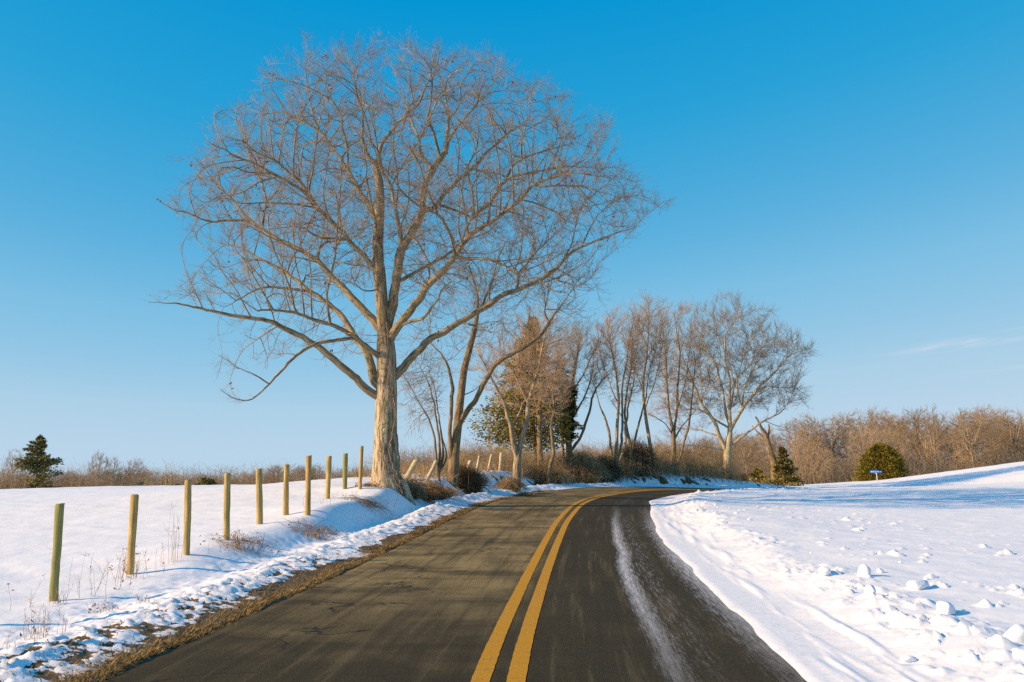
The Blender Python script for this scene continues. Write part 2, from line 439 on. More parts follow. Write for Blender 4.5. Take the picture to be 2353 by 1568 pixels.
def ground(x, y, full=False):
    x = np.atleast_1d(np.asarray(x, float)); y = np.atleast_1d(np.asarray(y, float))
    s, st, zr = road_coords(x, y)
    zb = zbase(x, y)
    a = np.abs(s)
    rr = np.hypot(x, y)
    nb = fbm(x*.35, y*.35, 3, 3)*.05+fbm(x*.09, y*.09, 5, 2)*.10
    zb = zb+nb*sm(4, 12, rr)*(.4+.6*sm(20, 60, rr))
    fine = fbm(x*1.6, y*1.6, 9, 4)
    zb = zb+fine*.022
    # ---- left side
    wob = fbm(st*.22, s*0+3, 21, 3)*.35
    lump = fbm(x*6.5, y*6.5, 31, 4, .6)
    lump2 = np.abs(fbm(x*2.1, y*2.1, 41, 3))
    sl = -s
    far = sm(24, 36, st); nearL = 1-sm(9, 20, st)
    edgeL = zr-.05+.05*sm(2.95, 3.12, sl)+.02*sm(3.3, 3.8, sl)
    berm = (.065+.09*far)*np.exp(-((sl-4.15-wob)/.42)**2)*(1+.6*lump)*(1-.2*nearL)
    ditch = -.05*np.exp(-((sl-5.)/.5)**2)
    zl = edgeL+berm+ditch*(1-far*.0)+lump*.036*sm(3.2, 3.7, sl)*(1-sm(5, 6.5, sl))
    bl = sm(4.6, 6.1-.35*sm(18, 27, st)*(1-sm(38, 44, st)), sl)
    zleft = zl*(1-bl)+zb*bl
    # ---- right side
    wr = fbm(st*.3, s*0+8, 61, 3)*.3
    sn = fbm(st*.9, s*3., 71, 3)*.05
    edge = 2.42+fbm(st*.25, s*0, 77, 2)*.10
    cres = 3.75+wr
    ch = .16+.07*fbm(st*.35, s*0+1, 81, 2)
    clod = np.maximum(0, fbm(x*5.2, y*5.2, 91, 4, .6)-.02)*.13*(.25+1.3*vnoise(x*.7, y*.7, 92))
    z0 = zr-.055+.075*sm(edge-.25, edge+.12, s+sn)
    up = ch*sm(edge+.35, cres+.45, s)
    ridge = np.exp(-((s-cres-.1)/.5)**2)
    scatter = sm(3.6, 4.4, s)*(1-sm(6.5, 11, s))
    zrt = z0+up+ridge*(.03+clod)+.035*np.maximum(0, fbm(st*.5, s*8, 95, 3)+.1)*sm(2.5, 2.8, s)*(1-sm(3.2, 3.7, s))
    zrt = zrt+.05*fbm(x*.9, y*.9, 97, 3)*sm(2.9, 3.6, s)
    br = sm(cres+.1, cres+1.6, s)
    zbr = zb+scatter*(np.maximum(0, fbm(x*4.2, y*4.2, 93, 4, .6)-.22-.45*vnoise(x*.35, y*.35, 94))*.2)
    zright = zrt*(1-br)+zbr*br
    z = np.where(s > 0, zright, zleft)
    z = np.where(a < 2.0, zr-.055, z)
    z = np.where(a > 60, zb, z)
    if not full: return z
    # snow cover: 1 snow, 0 bare verge
    c = sm(3.34, 3.62, sl+fbm(x*.8, y*.8, 101, 4)*.42+fbm(x*5, y*5, 103, 3)*.25)
    nearm = 1-sm(12, 30, st)
    patch = sm(-.02, .22, -lump*.8+.35*fbm(x*7.+y*2., y*5., 105, 5, .7))*nearm*(1-sm(4.0, 4.7, sl+fbm(x*.7, y*.7, 106, 2)*.4))*.8
    c = np.minimum(c, 1-patch)
    c = np.maximum(c, sm(30, 44, st)*sm(3.0, 3.15, sl))
    # bank scrub where the soil shows on the far cut slope
    bank = sm(4.6, 5.2, sl)*(1-sm(6.2, 7.2, sl))*sm(31, 38, st)*(1-sm(64, 70, st))
    c = c*(1-bank*sm(.18, .34, fbm(x*1.4, y*1.4, 107, 4, .6)))
    c = np.where(s > 0, 1, c)
    return z, s, st, c
def gz(x, y): return float(ground([x], [y])[0])
# ---- ground sheet (polar, centred behind the camera)
th = np.concatenate([np.linspace(-180, -42, 70)[:-1], np.linspace(-42, 42, 900), np.linspace(42, 180, 70)[1:]])
th = R(1)*th
rad = np.concatenate([[0.5, 2, 4, 6, 7.5, 9], 9*np.exp(np.arange(1, 700)*.0042)])
rad = rad[rad < 150]
rad = np.concatenate([rad, rad[-1]*np.exp(np.arange(1, 30)*.055)])
CX, CY = 0., -3.
TH, RA = np.meshgrid(th, rad)
gx = (CX+RA*np.sin(TH)).ravel(); gy = (CY+RA*np.cos(TH)).ravel()
z, s_, st_, c_ = ground(gx, gy, True)
nr, nt = RA.shape
i = np.arange(nr-1)[:, None]*nt; j = np.arange(nt-1)[None]
F = np.stack([i+j, i+j+1, i+nt+j+1, i+nt+j], -1).reshape(-1, 4)[:, ::-1]
me = mesh_np('ground', np.stack([gx, gy, z], 1), F, True, None, {'lat': s_, 'sta': st_, 'snow': c_})
m, N, L, b = mat('snow_ground', .75, .25)
g = N.new('ShaderNodeNewGeometry').outputs['Position']
sn = attr(N, 'snow'); lat = attr(N, 'lat')
nf = noise(N, L, g, 9, 5, .65); nff = noise(N, L, g, 40, 3, .6); nc = noise(N, L, g, .5, 3)
msk = mth(N, L, 'ADD', sn, mth(N, L, 'MULTIPLY', mth(N, L, 'SUBTRACT', nf, .5), 1.1))
msk = ramp(N, L, msk, [(.42, 0), (.56, 1)])
snowc = mix(N, L, nc, (.80, .80, .84), (.86, .86, .88))
# faint dirt thrown on the snow beside the road
dl = mth(N, L, 'ABSOLUTE', lat)
dirt = mth(N, L, 'MULTIPLY', ramp(N, L, mth(N, L, 'DIVIDE', dl, 10), [(.33, 1), (.55, 0)]), ramp(N, L, nf, [(.5, 0), (.75, .38)]))
snowc = mix(N, L, dirt, snowc, (.52, .47, .38))
soil = mix(N, L, ramp(N, L, nff, [(.35, 0), (.65, 1)]), (.045, .03, .014), (.2, .125, .05))
L.new(mix(N, L, msk, soil, snowc), b.inputs['Base Color'])
hh = mth(N, L, 'ADD', mth(N, L, 'MULTIPLY', nf, .6), mth(N, L, 'MULTIPLY', nff, .08))
bump(N, L, b, hh, .02, .5)
tag(link('ground', me, None, m), kind='structure')
# ---- asphalt ribbon
lats = np.concatenate([[-3.1, -3.02], np.linspace(-2.9, 2.9, 25), [3.0, 3.1]])
k0 = np.nonzero((RS > -30) & (RS < 120))[0]
us = np.linspace(k0[0], k0[-1], (k0[-1]-k0[0])*3)
ip = lambda A: np.stack([np.interp(us, np.arange(len(A)), A[:, q]) for q in range(A.shape[1])], 1)
rp, rn = ip(RP), nrm(ip(RN)); rs = np.interp(us, np.arange(len(RS)), RS); re_ = np.interp(us, np.arange(len(RE)), RE)
ll = np.repeat(lats[None], len(us), 0)
ll[:, 0] += fbm(rs*3, rs*0, 5, 4, .7)*.06; ll[:, 1] = ll[:, 0]+.09
def ribbon(ll, dz):
    X = rp[:, None, 0]+ll*rn[:, None, 0]; Y = rp[:, None, 1]+ll*rn[:, None, 1]
    Z = rp[:, None, 2]-re_[:, None]*np.clip(ll, -3.4, 3.4)+dz
    return np.stack([X, Y, Z], -1).reshape(-1, 3)
nl = ll.shape[1]; V = ribbon(ll, 0)
V[0::nl, 2] -= .04
i = np.arange(len(us)-1)[:, None]*nl; j = np.arange(nl-1)[None]
F = np.stack([i+j, i+j+1, i+nl+j+1, i+nl+j], -1).reshape(-1, 4)
me = mesh_np('road', V, F, True, None, {'lat': ll, 'sta': np.repeat(rs[:, None], nl, 1)})
def lanecoords(N, L):
    cx = N.new('ShaderNodeCombineXYZ'); L.new(attr(N, 'lat'), cx.inputs[0]); L.new(attr(N, 'sta'), cx.inputs[1]); return cx.outputs[0]
m, N, L, b = mat('asphalt', .85, .12)
g = N.new('ShaderNodeNewGeometry').outputs['Position']; lc = lanecoords(N, L); lat = attr(N, 'lat'); sta = attr(N, 'sta')
grain = noise(N, L, g, 75, 3, .7); blot = noise(N, L, g, .55, 4, .6); blot2 = noise(N, L, lc, .9, 4, .55, (1.6, .35, 1))
cross = noise(N, L, lc, 1.1, 4, .6, (.34, .9, 1))
g2 = noise(N, L, g, 26, 3, .7); grain = mth(N, L, 'ADD', mth(N, L, 'MULTIPLY', grain, .55), mth(N, L, 'MULTIPLY', g2, .45))
base = mix(N, L, ramp(N, L, grain, [(.36, 0), (.64, 1)]), (.026, .021, .009), (.078, .058, .026))
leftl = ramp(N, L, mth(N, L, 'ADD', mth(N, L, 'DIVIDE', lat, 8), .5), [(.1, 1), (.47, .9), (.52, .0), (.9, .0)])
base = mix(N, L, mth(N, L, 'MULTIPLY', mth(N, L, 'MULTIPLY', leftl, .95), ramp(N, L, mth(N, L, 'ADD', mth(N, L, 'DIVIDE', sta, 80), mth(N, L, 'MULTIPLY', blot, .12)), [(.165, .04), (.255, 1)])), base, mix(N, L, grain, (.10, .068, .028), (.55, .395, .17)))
base = mix(N, L, ramp(N, L, blot2, [(.42, .0), (.6, .5)]), base, (.04, .031, .016))
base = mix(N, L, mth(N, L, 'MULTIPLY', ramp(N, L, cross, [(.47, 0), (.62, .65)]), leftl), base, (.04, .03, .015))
base = mix(N, L, ramp(N, L, blot, [(.5, 0), (.7, .16)]), base, (.15, .11, .05))
trk = noise(N, L, lc, 2.2, 4, .65, (3., .09, 1))
base = mix(N, L, ramp(N, L, trk, [(.48, 0), (.66, .5)]), base, (.035, .028, .014))
base = mix(N, L, ramp(N, L, trk, [(.30, .38), (.45, 0)]), base, (.20, .155, .085))
# cracks
vo = N.new('ShaderNodeTexVoronoi'); vo.feature = 'DISTANCE_TO_EDGE'; vo.inputs['Scale'].default_value = .55
wv = N.new('ShaderNodeVectorMath'); wv.operation = 'ADD'; L.new(lc, wv.inputs[0])
nn = N.new('ShaderNodeTexNoise'); nn.inputs['Scale'].default_value = 1.7; nn.inputs['Detail'].default_value = 5; L.new(g, nn.inputs['Vector'])
L.new(nn.outputs['Color'], wv.inputs[1]); L.new(wv.outputs[0], vo.inputs['Vector'])
crk = mth(N, L, 'MULTIPLY', ramp(N, L, vo.outputs['Distance'], [(.0, 1), (.018, 0)]), ramp(N, L, noise(N, L, g, .8, 2), [(.44, 0), (.56, 1)]))
crk = mth(N, L, 'MULTIPLY', crk, ramp(N, L, mth(N, L, 'ADD', mth(N, L, 'DIVIDE', lat, 8), .5), [(.30, 1), (.44, .25)]))
base = mix(N, L, crk, base, (.012, .011, .009))
# dark patched squares and dusting of wind-blown snow on the right lane
fine = noise(N, L, lc, 7, 5, .78, (4.5, .22, 1)); speck = noise(N, L, g, 38, 3, .7)
def band(c, w):
    d = mth(N, L, 'ABSOLUTE', mth(N, L, 'SUBTRACT', lat, c)); return ramp(N, L, mth(N, L, 'DIVIDE', d, w), [(0, 1), (1, 0)])
wander = mth(N, L, 'MULTIPLY', mth(N, L, 'SUBTRACT', noise(N, L, lc, .11, 2, .5, (0, 1, 1)), .5), .5)
latw = mth(N, L, 'ADD', lat, wander)
def band2(c, w, h):
    d = mth(N, L, 'ABSOLUTE', mth(N, L, 'SUBTRACT', latw, c)); return ramp(N, L, mth(N, L, 'DIVIDE', d, w), [(0, h), (1, 0)])
stripe = band2(1.40, .21, .35); wide = band2(1.72, .95, .35); edge = band(2.55, .55)
cover = mth(N, L, 'ADD', mth(N, L, 'ADD', stripe, wide), mth(N, L, 'MULTIPLY', edge, .62))
nz = mth(N, L, 'ADD', mth(N, L, 'MULTIPLY', fine, .75), mth(N, L, 'MULTIPLY', speck, .45))
snowf = mth(N, L, 'SUBTRACT', mth(N, L, 'ADD', cover, nz), .94)
stf = ramp(N, L, mth(N, L, 'DIVIDE', sta, 80), [(.10, .28), (.15, .7), (.2, 1), (.30, .9), (.37, .35), (.42, .05)])
snowf = mth(N, L, 'MULTIPLY', ramp(N, L, snowf, [(.0, 0), (.34, .85)]), stf)
base = mix(N, L, snowf, base, (.74, .74, .77))
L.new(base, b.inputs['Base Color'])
bump(N, L, b, grain, .012, 1.)
tag(link('road', me, None, m), kind='structure')
# ---- double yellow line: two painted ribbons 4 mm above the asphalt
m, N, L, b = mat('yellow_paint', .7, .15)
g = N.new('ShaderNodeNewGeometry').outputs['Position']; lc = lanecoords(N, L)
n1 = noise(N, L, g, 60, 3, .7); n2 = noise(N, L, lc, 3, 3, .6, (1, 3, 1))
c1 = mix(N, L, ramp(N, L, n2, [(.3, 0), (.7, 1)]), (.50, .225, .006), (.66, .32, .012))
L.new(mix(N, L, ramp(N, L, mth(N, L, 'ADD', mth(N, L, 'MULTIPLY', n1, .6), mth(N, L, 'MULTIPLY', n2, .4)), [(.49, 0), (.64, .75)]), c1, (.12, .09, .04)), b.inputs['Base Color'])
bump(N, L, b, n1, .004, .8)
for off in (-.137, .137):
    w = .074
    l2 = np.stack([np.full(len(us), off-w), np.full(len(us), off), np.full(len(us), off+w)], 1)
    l2[:, 0] += fbm(rs*9, rs*0+off, 7, 3)*.006; l2[:, 2] += fbm(rs*9, rs*0-off, 8, 3)*.006
    V = ribbon(l2, .004)
    i = np.arange(len(us)-1)[:, None]*3; j = np.arange(2)[None]
    F = np.stack([i+j, i+j+1, i+3+j+1, i+3+j], -1).reshape(-1, 4)
    me = mesh_np('road_marking', V, F, True, None, {'lat': l2, 'sta': np.repeat(rs[:, None], 3, 1)})
    tag(link('road_marking', me, None, m), kind='structure')
# ------------------------------------------------------------------ trees
def knots(a, l, rad, pos):
    return 1+.22*(vnoise(l*2.3+pos[:, :1]*3, a*1.1+5, 11)-.5)+.12*(vnoise(l*7+pos[:, :1]*5, a*2.2, 12)-.5)
def zoomA(pts): return [(321.7+.3223*x, 459.6+.3223*y) for x, y in pts]
def zoomB(pts): return [(827.2+.3223*x, 459.6+.3223*y) for x, y in pts]
def zoomC(pts): return [(321.7+.2931*x, 46+.2931*y) for x, y in pts]
def zoomD(pts): return [(873.2+.2931*x, 46+.2931*y) for x, y in pts]
def zoomE(pts): return [(1470.6+.2988*x, 661.8+.2988*y) for x, y in pts]
def build_tree(name, label, base, d0, limbs, crown=None, natt=1500, bark='brownbark', twm='twig', tw=(2., .45, 2), step=.16, tip=.0045, depthf=.85,
               infl=2.4, kill=.32, up=.12, group=None, mod=None, wfun=None, trunk_sides=14, lo_base=.25, seed=1, tw_rad=.0035, droop=0., ex=2.25, cat='tree', maxD=8., rs=1.):
    """limbs: (points in sheet coords, radii (r0..r1) or list, depth slope, kind) ; first one is the trunk"""
    b3 = at_d(base[0], base[1], d0); bz = gz(b3[0], b3[1]); 
    root = empty(name, (b3[0], b3[1], bz)); tag(root, label, cat, group)
    s = Skel(); ox, oy = base
    W = []
    for li, lm in enumerate(limbs):
        pts, rad_, dep = lm[0], [q*rs for q in lm[1]], lm[2]
        n = len(pts)
        if len(rad_) == 2 and n > 2: rad_ = np.linspace(rad_[0], rad_[1], n)
        elif len(rad_) != n: rad_ = np.interp(np.linspace(0, 1, n), np.linspace(0, 1, len(rad_)), rad_)
        if isinstance(dep, (int, float)): dep = (0, dep)
        # dep=(start offset, total depth travelled at the end)
        seg = np.concatenate([[0], np.cumsum(np.hypot(*np.diff(np.array(pts, float), axis=0).T))]); seg = seg/seg[-1]
        d_st = dep[0]
        if li > 0:
            A = np.array(s.P); p0 = at_d(pts[0][0], pts[0][1], d0); k = ((A[:, [0, 2]]-p0[[0, 2]])**2).sum(1).argmin(); d_st = A[k, 1]-d0
        P3 = [at_d(x, y, d0+d_st+dep[1]*t**1.1) for (x, y), t in zip(pts, seg)]
        if li == 0:
            P3[0] = P3[0].copy(); P3[0][2] = min(P3[0][2], bz)-lo_base
        s.limb(P3, rad_, li, root=(li == 0), step=step if li else step*.7, wob=.006 if li else 0)
    if crown is not None:
        ax = base[0] if len(crown) < 2 or not isinstance(crown[0], (int, float)) else crown[0]
        poly = crown[1] if isinstance(crown[0], (int, float)) else crown
        A = crown_pts(poly, natt, ax, d0, depthf, wfun, maxD)
        zc = np.percentile(A[:, 2], 12); ctr = np.array([b3[0], b3[1], zc])
        colonize(s, A[:len(A)//7], step*1.15, 4., kill*2.6, 60, up=up+.1, jit=.10, ctr=ctr, ob=.75)
        colonize(s, A, step, 1.7, kill, up=up+.05, jit=.2, ctr=ctr, ob=.5)
    P, par, r, mc, chain, lab = finish(s, tip, ex)
    off = np.array([b3[0], b3[1], bz]); P = P-off
    G = Geo()
    skel_tubes(G, P, par, r, mc, chain, lab == 0, trunk_sides, mod)
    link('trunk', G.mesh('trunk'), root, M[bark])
    nl = len(limbs)
    for li in range(1, nl):
        G = Geo(); skel_tubes(G, P, par, r, mc, chain, lab == li, 10, knots)
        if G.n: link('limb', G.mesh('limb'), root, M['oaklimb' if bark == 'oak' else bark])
    G = Geo()
    cr = r[chain]
    free = lab < 0
    skel_tubes(G, P, par, r, mc, chain, free & (cr > .03), 6)
    skel_tubes(G, P, par, r, mc, chain, free & (cr <= .03) & (cr > .012), 4)
    G2 = Geo()
    skel_tubes(G2, P, par, r, mc, chain, free & (cr <= .012), 3)
    if tw: twigs(G2, P, par, r, .02, tw[0], tw[1], sub=tw[2], rad=tw_rad, seed=seed, droop=droop, ctr=ctr-off if crown is not None and droop == 0 else None, ob=.45)
    nf = sum(len(f) for f in G.F.get(4, []))
    if G.n:
        G3 = Geo(); G3.add(np.concatenate(G.V), np.concatenate(G.F[4]), np.concatenate(G.B)); G3.add(np.concatenate(G2.V), np.concatenate(G2.F[4]), np.concatenate(G2.B)); G2 = G3
    me = G2.mesh('crown'); me.materials.append(M['oaklimb' if bark == 'oak' else bark]); me.materials.append(M[twm]); mi = np.ones(len(me.polygons), np.int32); mi[:nf] = 0; me.polygons.foreach_set('material_index', mi)
    link('crown', me, root)
    return root, (P, par, r, lab)

def root_flare(a, l, rad, pos):
    h = np.clip(1-l/1.5, 0, 1)
    lobes = 1+h**2*(.55*np.maximum(0, np.cos(2*(a-2.9)))**2+.35*np.cos(5*a+1.1)+.2*np.cos(9*a+.3))
    fur = 1+.028*np.sin(a*23+2.2*np.sin(l*1.7))*np.clip(rad*3, 0, 1)+.05*(vnoise(a*2.2+9, l*.9, 5)-.5)+.05*(vnoise(a*5+3, l*2.4, 6)-.5)
    return lobes*fur
D0 = 32.4
oak = []
oak.append(([(896, 1140), (893, 1122), (888, 1100), (886, 1060), (886, 1000), (887, 950), (888, 905), (889, 860), (888, 820), (886, 790), (884, 760), (880, 720), (877, 690), (873, 640), (869, 600), (868, 560), (870, 520), (872, 490), (873.5, 455), (872, 420), (867, 395), (858, 370)],
            [.66, .60, .47, .405, .37, .345, .34, .315, .305, .29, .235, .215, .205, .20, .19, .18, .17, .16, .15, .14, .125, .10], (0, .3)))
def add(pts, r, dep): oak.append((pts, [q*(.92-.12*i/max(1, len(r)-1)) for i, q in enumerate(r)], dep))
add(zoomA([(1760, 1410), (1700, 1410), (1600, 1350), (1520, 1270), (1420, 1170), (1330, 1080), (1240, 1010), (1150, 960), (1050, 920), (960, 880), (850, 850), (720, 835), (600, 820), (480, 790), (380, 750), (270, 730), (190, 755), (130, 745), (60, 730)]), [.15, .14, .125, .11, .10, .085, .07, .055, .035, .018, .008], (0, -2.2))
add(zoomA([(1760, 1340), (1700, 1320), (1660, 1270), (1640, 1180), (1600, 1060), (1540, 990), (1490, 900), (1430, 810), (1360, 740), (1290, 690), (1200, 640), (1130, 590), (1050, 520), (980, 480), (880, 430), (780, 370), (660, 330), (560, 300), (450, 260)]), [.2, .18, .14, .125, .10, .085, .07, .06, .045, .03, .01], (0, 2.6))
add(zoomA([(1200, 645), (1050, 630), (900, 615), (800, 650), (700, 720), (600, 770)]), [.055, .045, .01], (0, -1))
add(zoomA([(1750, 1160), (1690, 1110), (1600, 1030), (1500, 960), (1400, 910), (1300, 870), (1200, 840), (1100, 800), (1000, 785), (830, 790)]), [.11, .10, .08, .065, .05, .035], (0, -3.2))
add(zoomA([(1530, 1000), (1400, 1000), (1280, 1020), (1180, 1060), (1100, 1120), (1030, 1180), (980, 1240), (920, 1290), (900, 1340), (850, 1370), (785, 1425), (700, 1415), (640, 1395), (590, 1350)]), [.07, .06, .045, .03, .02, .008], (0, -3.))
add(zoomA([(920, 1285), (860, 1270), (820, 1240), (750, 1220), (690, 1200), (640, 1160), (560, 1110)]), [.028, .015, .007], (0, -.5))
add(zoomA([(1740, 960), (1700, 920), (1650, 840), (1560, 750), (1480, 670), (1400, 580), (1320, 490), (1230, 420), (1120, 350), (1000, 290), (900, 230), (800, 160), (730, 100), (680, 40)])+zoomC([(620, 1290), (560, 1260), (480, 1210), (440, 1150), (400, 1110)]), [.16, .145, .125, .11, .10, .085, .07, .055, .04, .025, .008], (0, 1.8))
add(zoomA([(770, 145), (620, 145), (500, 155), (420, 130), (330, 90), (240, 80), (160, 30), (130, 10)]), [.05, .035, .02, .007], (0, -1))
add(zoomC([(990, 1540), (990, 1400), (950, 1230), (920, 1150)]), [.05, .03], (0, .6))
add(zoomC([(625, 1290), (620, 1200), (560, 1110)]), [.03, .01], (0, .3))
add(zoomA([(1700, 520), (1670, 500), (1600, 400), (1540, 320), (1480, 260), (1400, 190), (1330, 120), (1270, 50)])+zoomC([(1330, 1411), (1300, 1350), (1230, 1290), (1130, 1260), (1060, 1230), (1000, 1180), (900, 1120), (800, 1090), (720, 1050), (650, 1000), (580, 970), (540, 940)]), [.10, .085, .075, .065, .055, .045, .03, .01], (0, -2.5))
add(zoomC([(1400, 1440), (1300, 1310), (1200, 1220), (1060, 1090), (950, 1050), (870, 1010), (780, 970)]), [.05, .04, .025, .01], (0, -1.4))
add(zoomC([(1870, 1580), (1830, 1560), (1780, 1420), (1700, 1280), (1650, 1190), (1540, 1040), (1480, 970), (1400, 870), (1320, 820), (1210, 750), (1120, 715), (1040, 730), (970, 750), (900, 730), (820, 690)]), [.09, .08, .07, .06, .05, .04, .03, .018, .007], (0, 2.4))
add(zoomC([(1400, 870), (1370, 790), (1330, 630), (1300, 470), (1330, 400)]), [.04, .01], (0, 1))
add(zoomC([(1640, 1170), (1620, 970), (1590, 850), (1570, 720), (1490, 620), (1450, 500), (1390, 430)]), [.05, .035, .01], (0, -1.5))
add(zoomC([(1830, 1120), (1770, 1040), (1730, 900), (1740, 850), (1760, 700), (1700, 600), (1680, 500), (1650, 430), (1740, 320)]), [.085, .06, .045, .03, .012], (0, -1.5))
add(zoomC([(1885, 1150), (1880, 1000), (1960, 880), (2070, 760)])+zoomD([(299, 660), (330, 590), (400, 430), (420, 340), (440, 200)]), [.08, .065, .05, .03, .01], (0, 1.5))
add(zoomA([(1770, 920), (1800, 740), (1830, 600), (1840, 480), (1860, 350), (1900, 300), (1960, 200), (1996, 100)])+zoomD([(340, 1400), (380, 1260), (400, 1180), (440, 1130), (490, 1060), (520, 980), (530, 880), (530, 780), (540, 760), (520, 640), (510, 540), (470, 430)]), [.20, .18, .17, .16, .15, .14, .13, .12, .11, .09, .07, .05, .03, .012], (0, .8))
add(zoomA([(1850, 350), (1855, 200), (1830, 100), (1800, 0)])+zoomC([(1980, 1300), (1900, 1200), (1870, 1080)]), [.085, .07, .045], (0, -.9))
add(zoomD([(400, 1180), (370, 1120), (320, 1040), (280, 880), (230, 740), (190, 640), (150, 520)]), [.085, .06, .04, .015], (0, 1.6))
add(zoomD([(450, 1080), (430, 920), (380, 780), (400, 640), (410, 480), (400, 380), (320, 280)]), [.06, .045, .03, .012], (0, -2))
add(zoomD([(530, 960), (600, 840), (680, 740), (770, 630), (860, 560), (960, 550)]), [.055, .04, .01], (0, -1.5))
add(zoomD([(700, 720), (800, 600), (880, 500), (940, 430), (1050, 370)]), [.03, .01], (0, -.5))
add(zoomD([(530, 780), (600, 710), (640, 600), (630, 500), (700, 400), (760, 300)]), [.04, .03, .01], (0, 1))
add(zoomD([(335, 1500), (420, 1480), (500, 1380), (600, 1260), (690, 1180), (780, 1110), (850, 1040), (930, 960), (1000, 880), (1060, 850), (1150, 830)]), [.10, .09, .08, .07, .055, .04, .02], (0, 3.5))
add(zoomD([(740, 1560), (730, 1400), (700, 1250), (690, 1130), (750, 1020), (780, 860), (760, 770)]), [.05, .04, .01], (0, 0))
add(zoomB([(210, 1040), (230, 960), (330, 830), (400, 740), (450, 660), (520, 570), (600, 500), (680, 420), (740, 310), (800, 240), (880, 190), (980, 120), (1080, 50), (1150, 0)])+zoomD([(1180, 1310), (1270, 1260), (1380, 1230), (1480, 1200), (1560, 1190), (1700, 1220)]), [.17, .155, .135, .12, .11, .095, .085, .075, .065, .05, .04, .025, .01], (0, -2.6))
add(zoomB([(690, 420), (760, 415), (850, 410), (950, 430), (1050, 480), (1130, 540), (1200, 560), (1260, 550)]), [.055, .045, .02], (0, -1.8))
add(zoomB([(300, 590), (340, 550), (420, 500), (520, 450), (600, 410), (660, 360), (720, 310)]), [.075, .065, .045], (0, 2.2))
add(zoomB([(290, 910), (350, 870), (440, 850), (490, 810), (500, 760), (560, 710), (570, 650), (620, 600), (690, 560), (710, 490)]), [.06, .05, .03, .012], (0, -2.2))
add(zoomB([(200, 1300), (260, 1250), (330, 1180), (400, 1100), (450, 1030), (520, 970), (640, 910), (740, 860), (850, 790), (920, 740), (1000, 680), (1080, 640), (1160, 620), (1250, 600), (1330, 540), (1420, 480), (1460, 410), (1530, 340), (1650, 300), (1760, 260), (1860, 230), (1960, 190)]), [.17, .155, .135, .12, .11, .10, .095, .09, .085, .07, .05, .035, .012], (0, 1.6))
add(zoomB([(1450, 440), (1520, 310), (1530, 220), (1550, 120), (1600, 20)]), [.035, .02], (0, -.6))
add(zoomB([(1560, 300), (1630, 220), (1700, 110), (1790, 20)]), [.032, .012], (0, .6))
add(zoomB([(1100, 630), (1130, 530), (1200, 430), (1300, 330), (1380, 260)]), [.06, .045, .015], (0, 1.8))
add(zoomB([(1250, 610), (1350, 640), (1480, 670)]), [.035, .012], (0, -.8))
add(zoomB([(1330, 560), (1430, 580), (1560, 610), (1650, 560)]), [.035, .01], (0, -.8))
add(zoomB([(730, 870), (830, 900), (930, 945)]), [.04, .03], (0, -.8))
add(zoomD([(800, 1540), (860, 1440), (920, 1340), (980, 1260), (1070, 1210), (1150, 1200), (1280, 1180), (1400, 1170), (1500, 1140), (1620, 1150), (1730, 1180)]), [.08, .07, .055, .04, .025, .01], (0, .8))
add(zoomD([(980, 1260), (1050, 1130), (1160, 1060), (1250, 1040), (1340, 1010), (1420, 990), (1520, 960)]), [.045, .04, .01], (0, 1.6))
add(zoomD([(1190, 1300), (1330, 1310), (1420, 1290), (1500, 1310), (1620, 1300), (1700, 1350), (1800, 1370)]), [.04, .025, .01], (0, -1.2))
add(zoomD([(1160, 1060), (1110, 950), (1140, 830), (1150, 730), (1160, 600)]), [.035, .012], (0, .3))
oak_poly = [(345, 690), (362, 655), (470, 625), (470, 560), (380, 470), (420, 425), (440, 370), (490, 355), (480, 300), (545, 240), (590, 200), (590, 150), (640, 140), (690, 100), (740, 100), (820, 82), (880, 105), (940, 92), (1010, 85), (1100, 125), (1185, 130), (1180, 185),
            (1290, 200), (1340, 250), (1400, 275), (1440, 350), (1490, 410), (1540, 490), (1480, 545), (1400, 590), (1390, 650), (1365, 715), (1290, 730), (1200, 715), (1110, 740), (1000, 790), (930, 835), (850, 820), (760, 850), (690, 800), (640, 850), (600, 915), (510, 905), (515, 810), (540, 770), (470, 700), (400, 700)]
def oak_w(x, y, q, dz):
    w = np.where(y < 108, 0., np.where(y < 124, .5, 1.))*np.where(y > 650, .33, np.where(y > 560, .65, 1.))
    w = w*np.where((y > 640) & (np.abs(x-888) < 130), .25, 1.)
    w = w*(.45+.55*np.maximum(q, np.abs(dz)))
    cl = vnoise(x/55., y/55., 3)*.6+vnoise(x/24., y/24., 4)*.4+np.clip(1-np.maximum(q, np.abs(dz)), 0, .5)*.5
    w = w*sm(.28, .62, cl)
    return np.where(x < 440, w*.7, w)
NA = 12000
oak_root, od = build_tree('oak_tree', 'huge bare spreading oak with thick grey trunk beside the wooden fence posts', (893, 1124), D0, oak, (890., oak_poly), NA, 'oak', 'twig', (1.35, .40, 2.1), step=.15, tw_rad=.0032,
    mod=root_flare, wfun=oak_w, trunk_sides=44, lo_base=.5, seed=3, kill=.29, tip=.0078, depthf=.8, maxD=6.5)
P_, par_, r_, lab_ = od
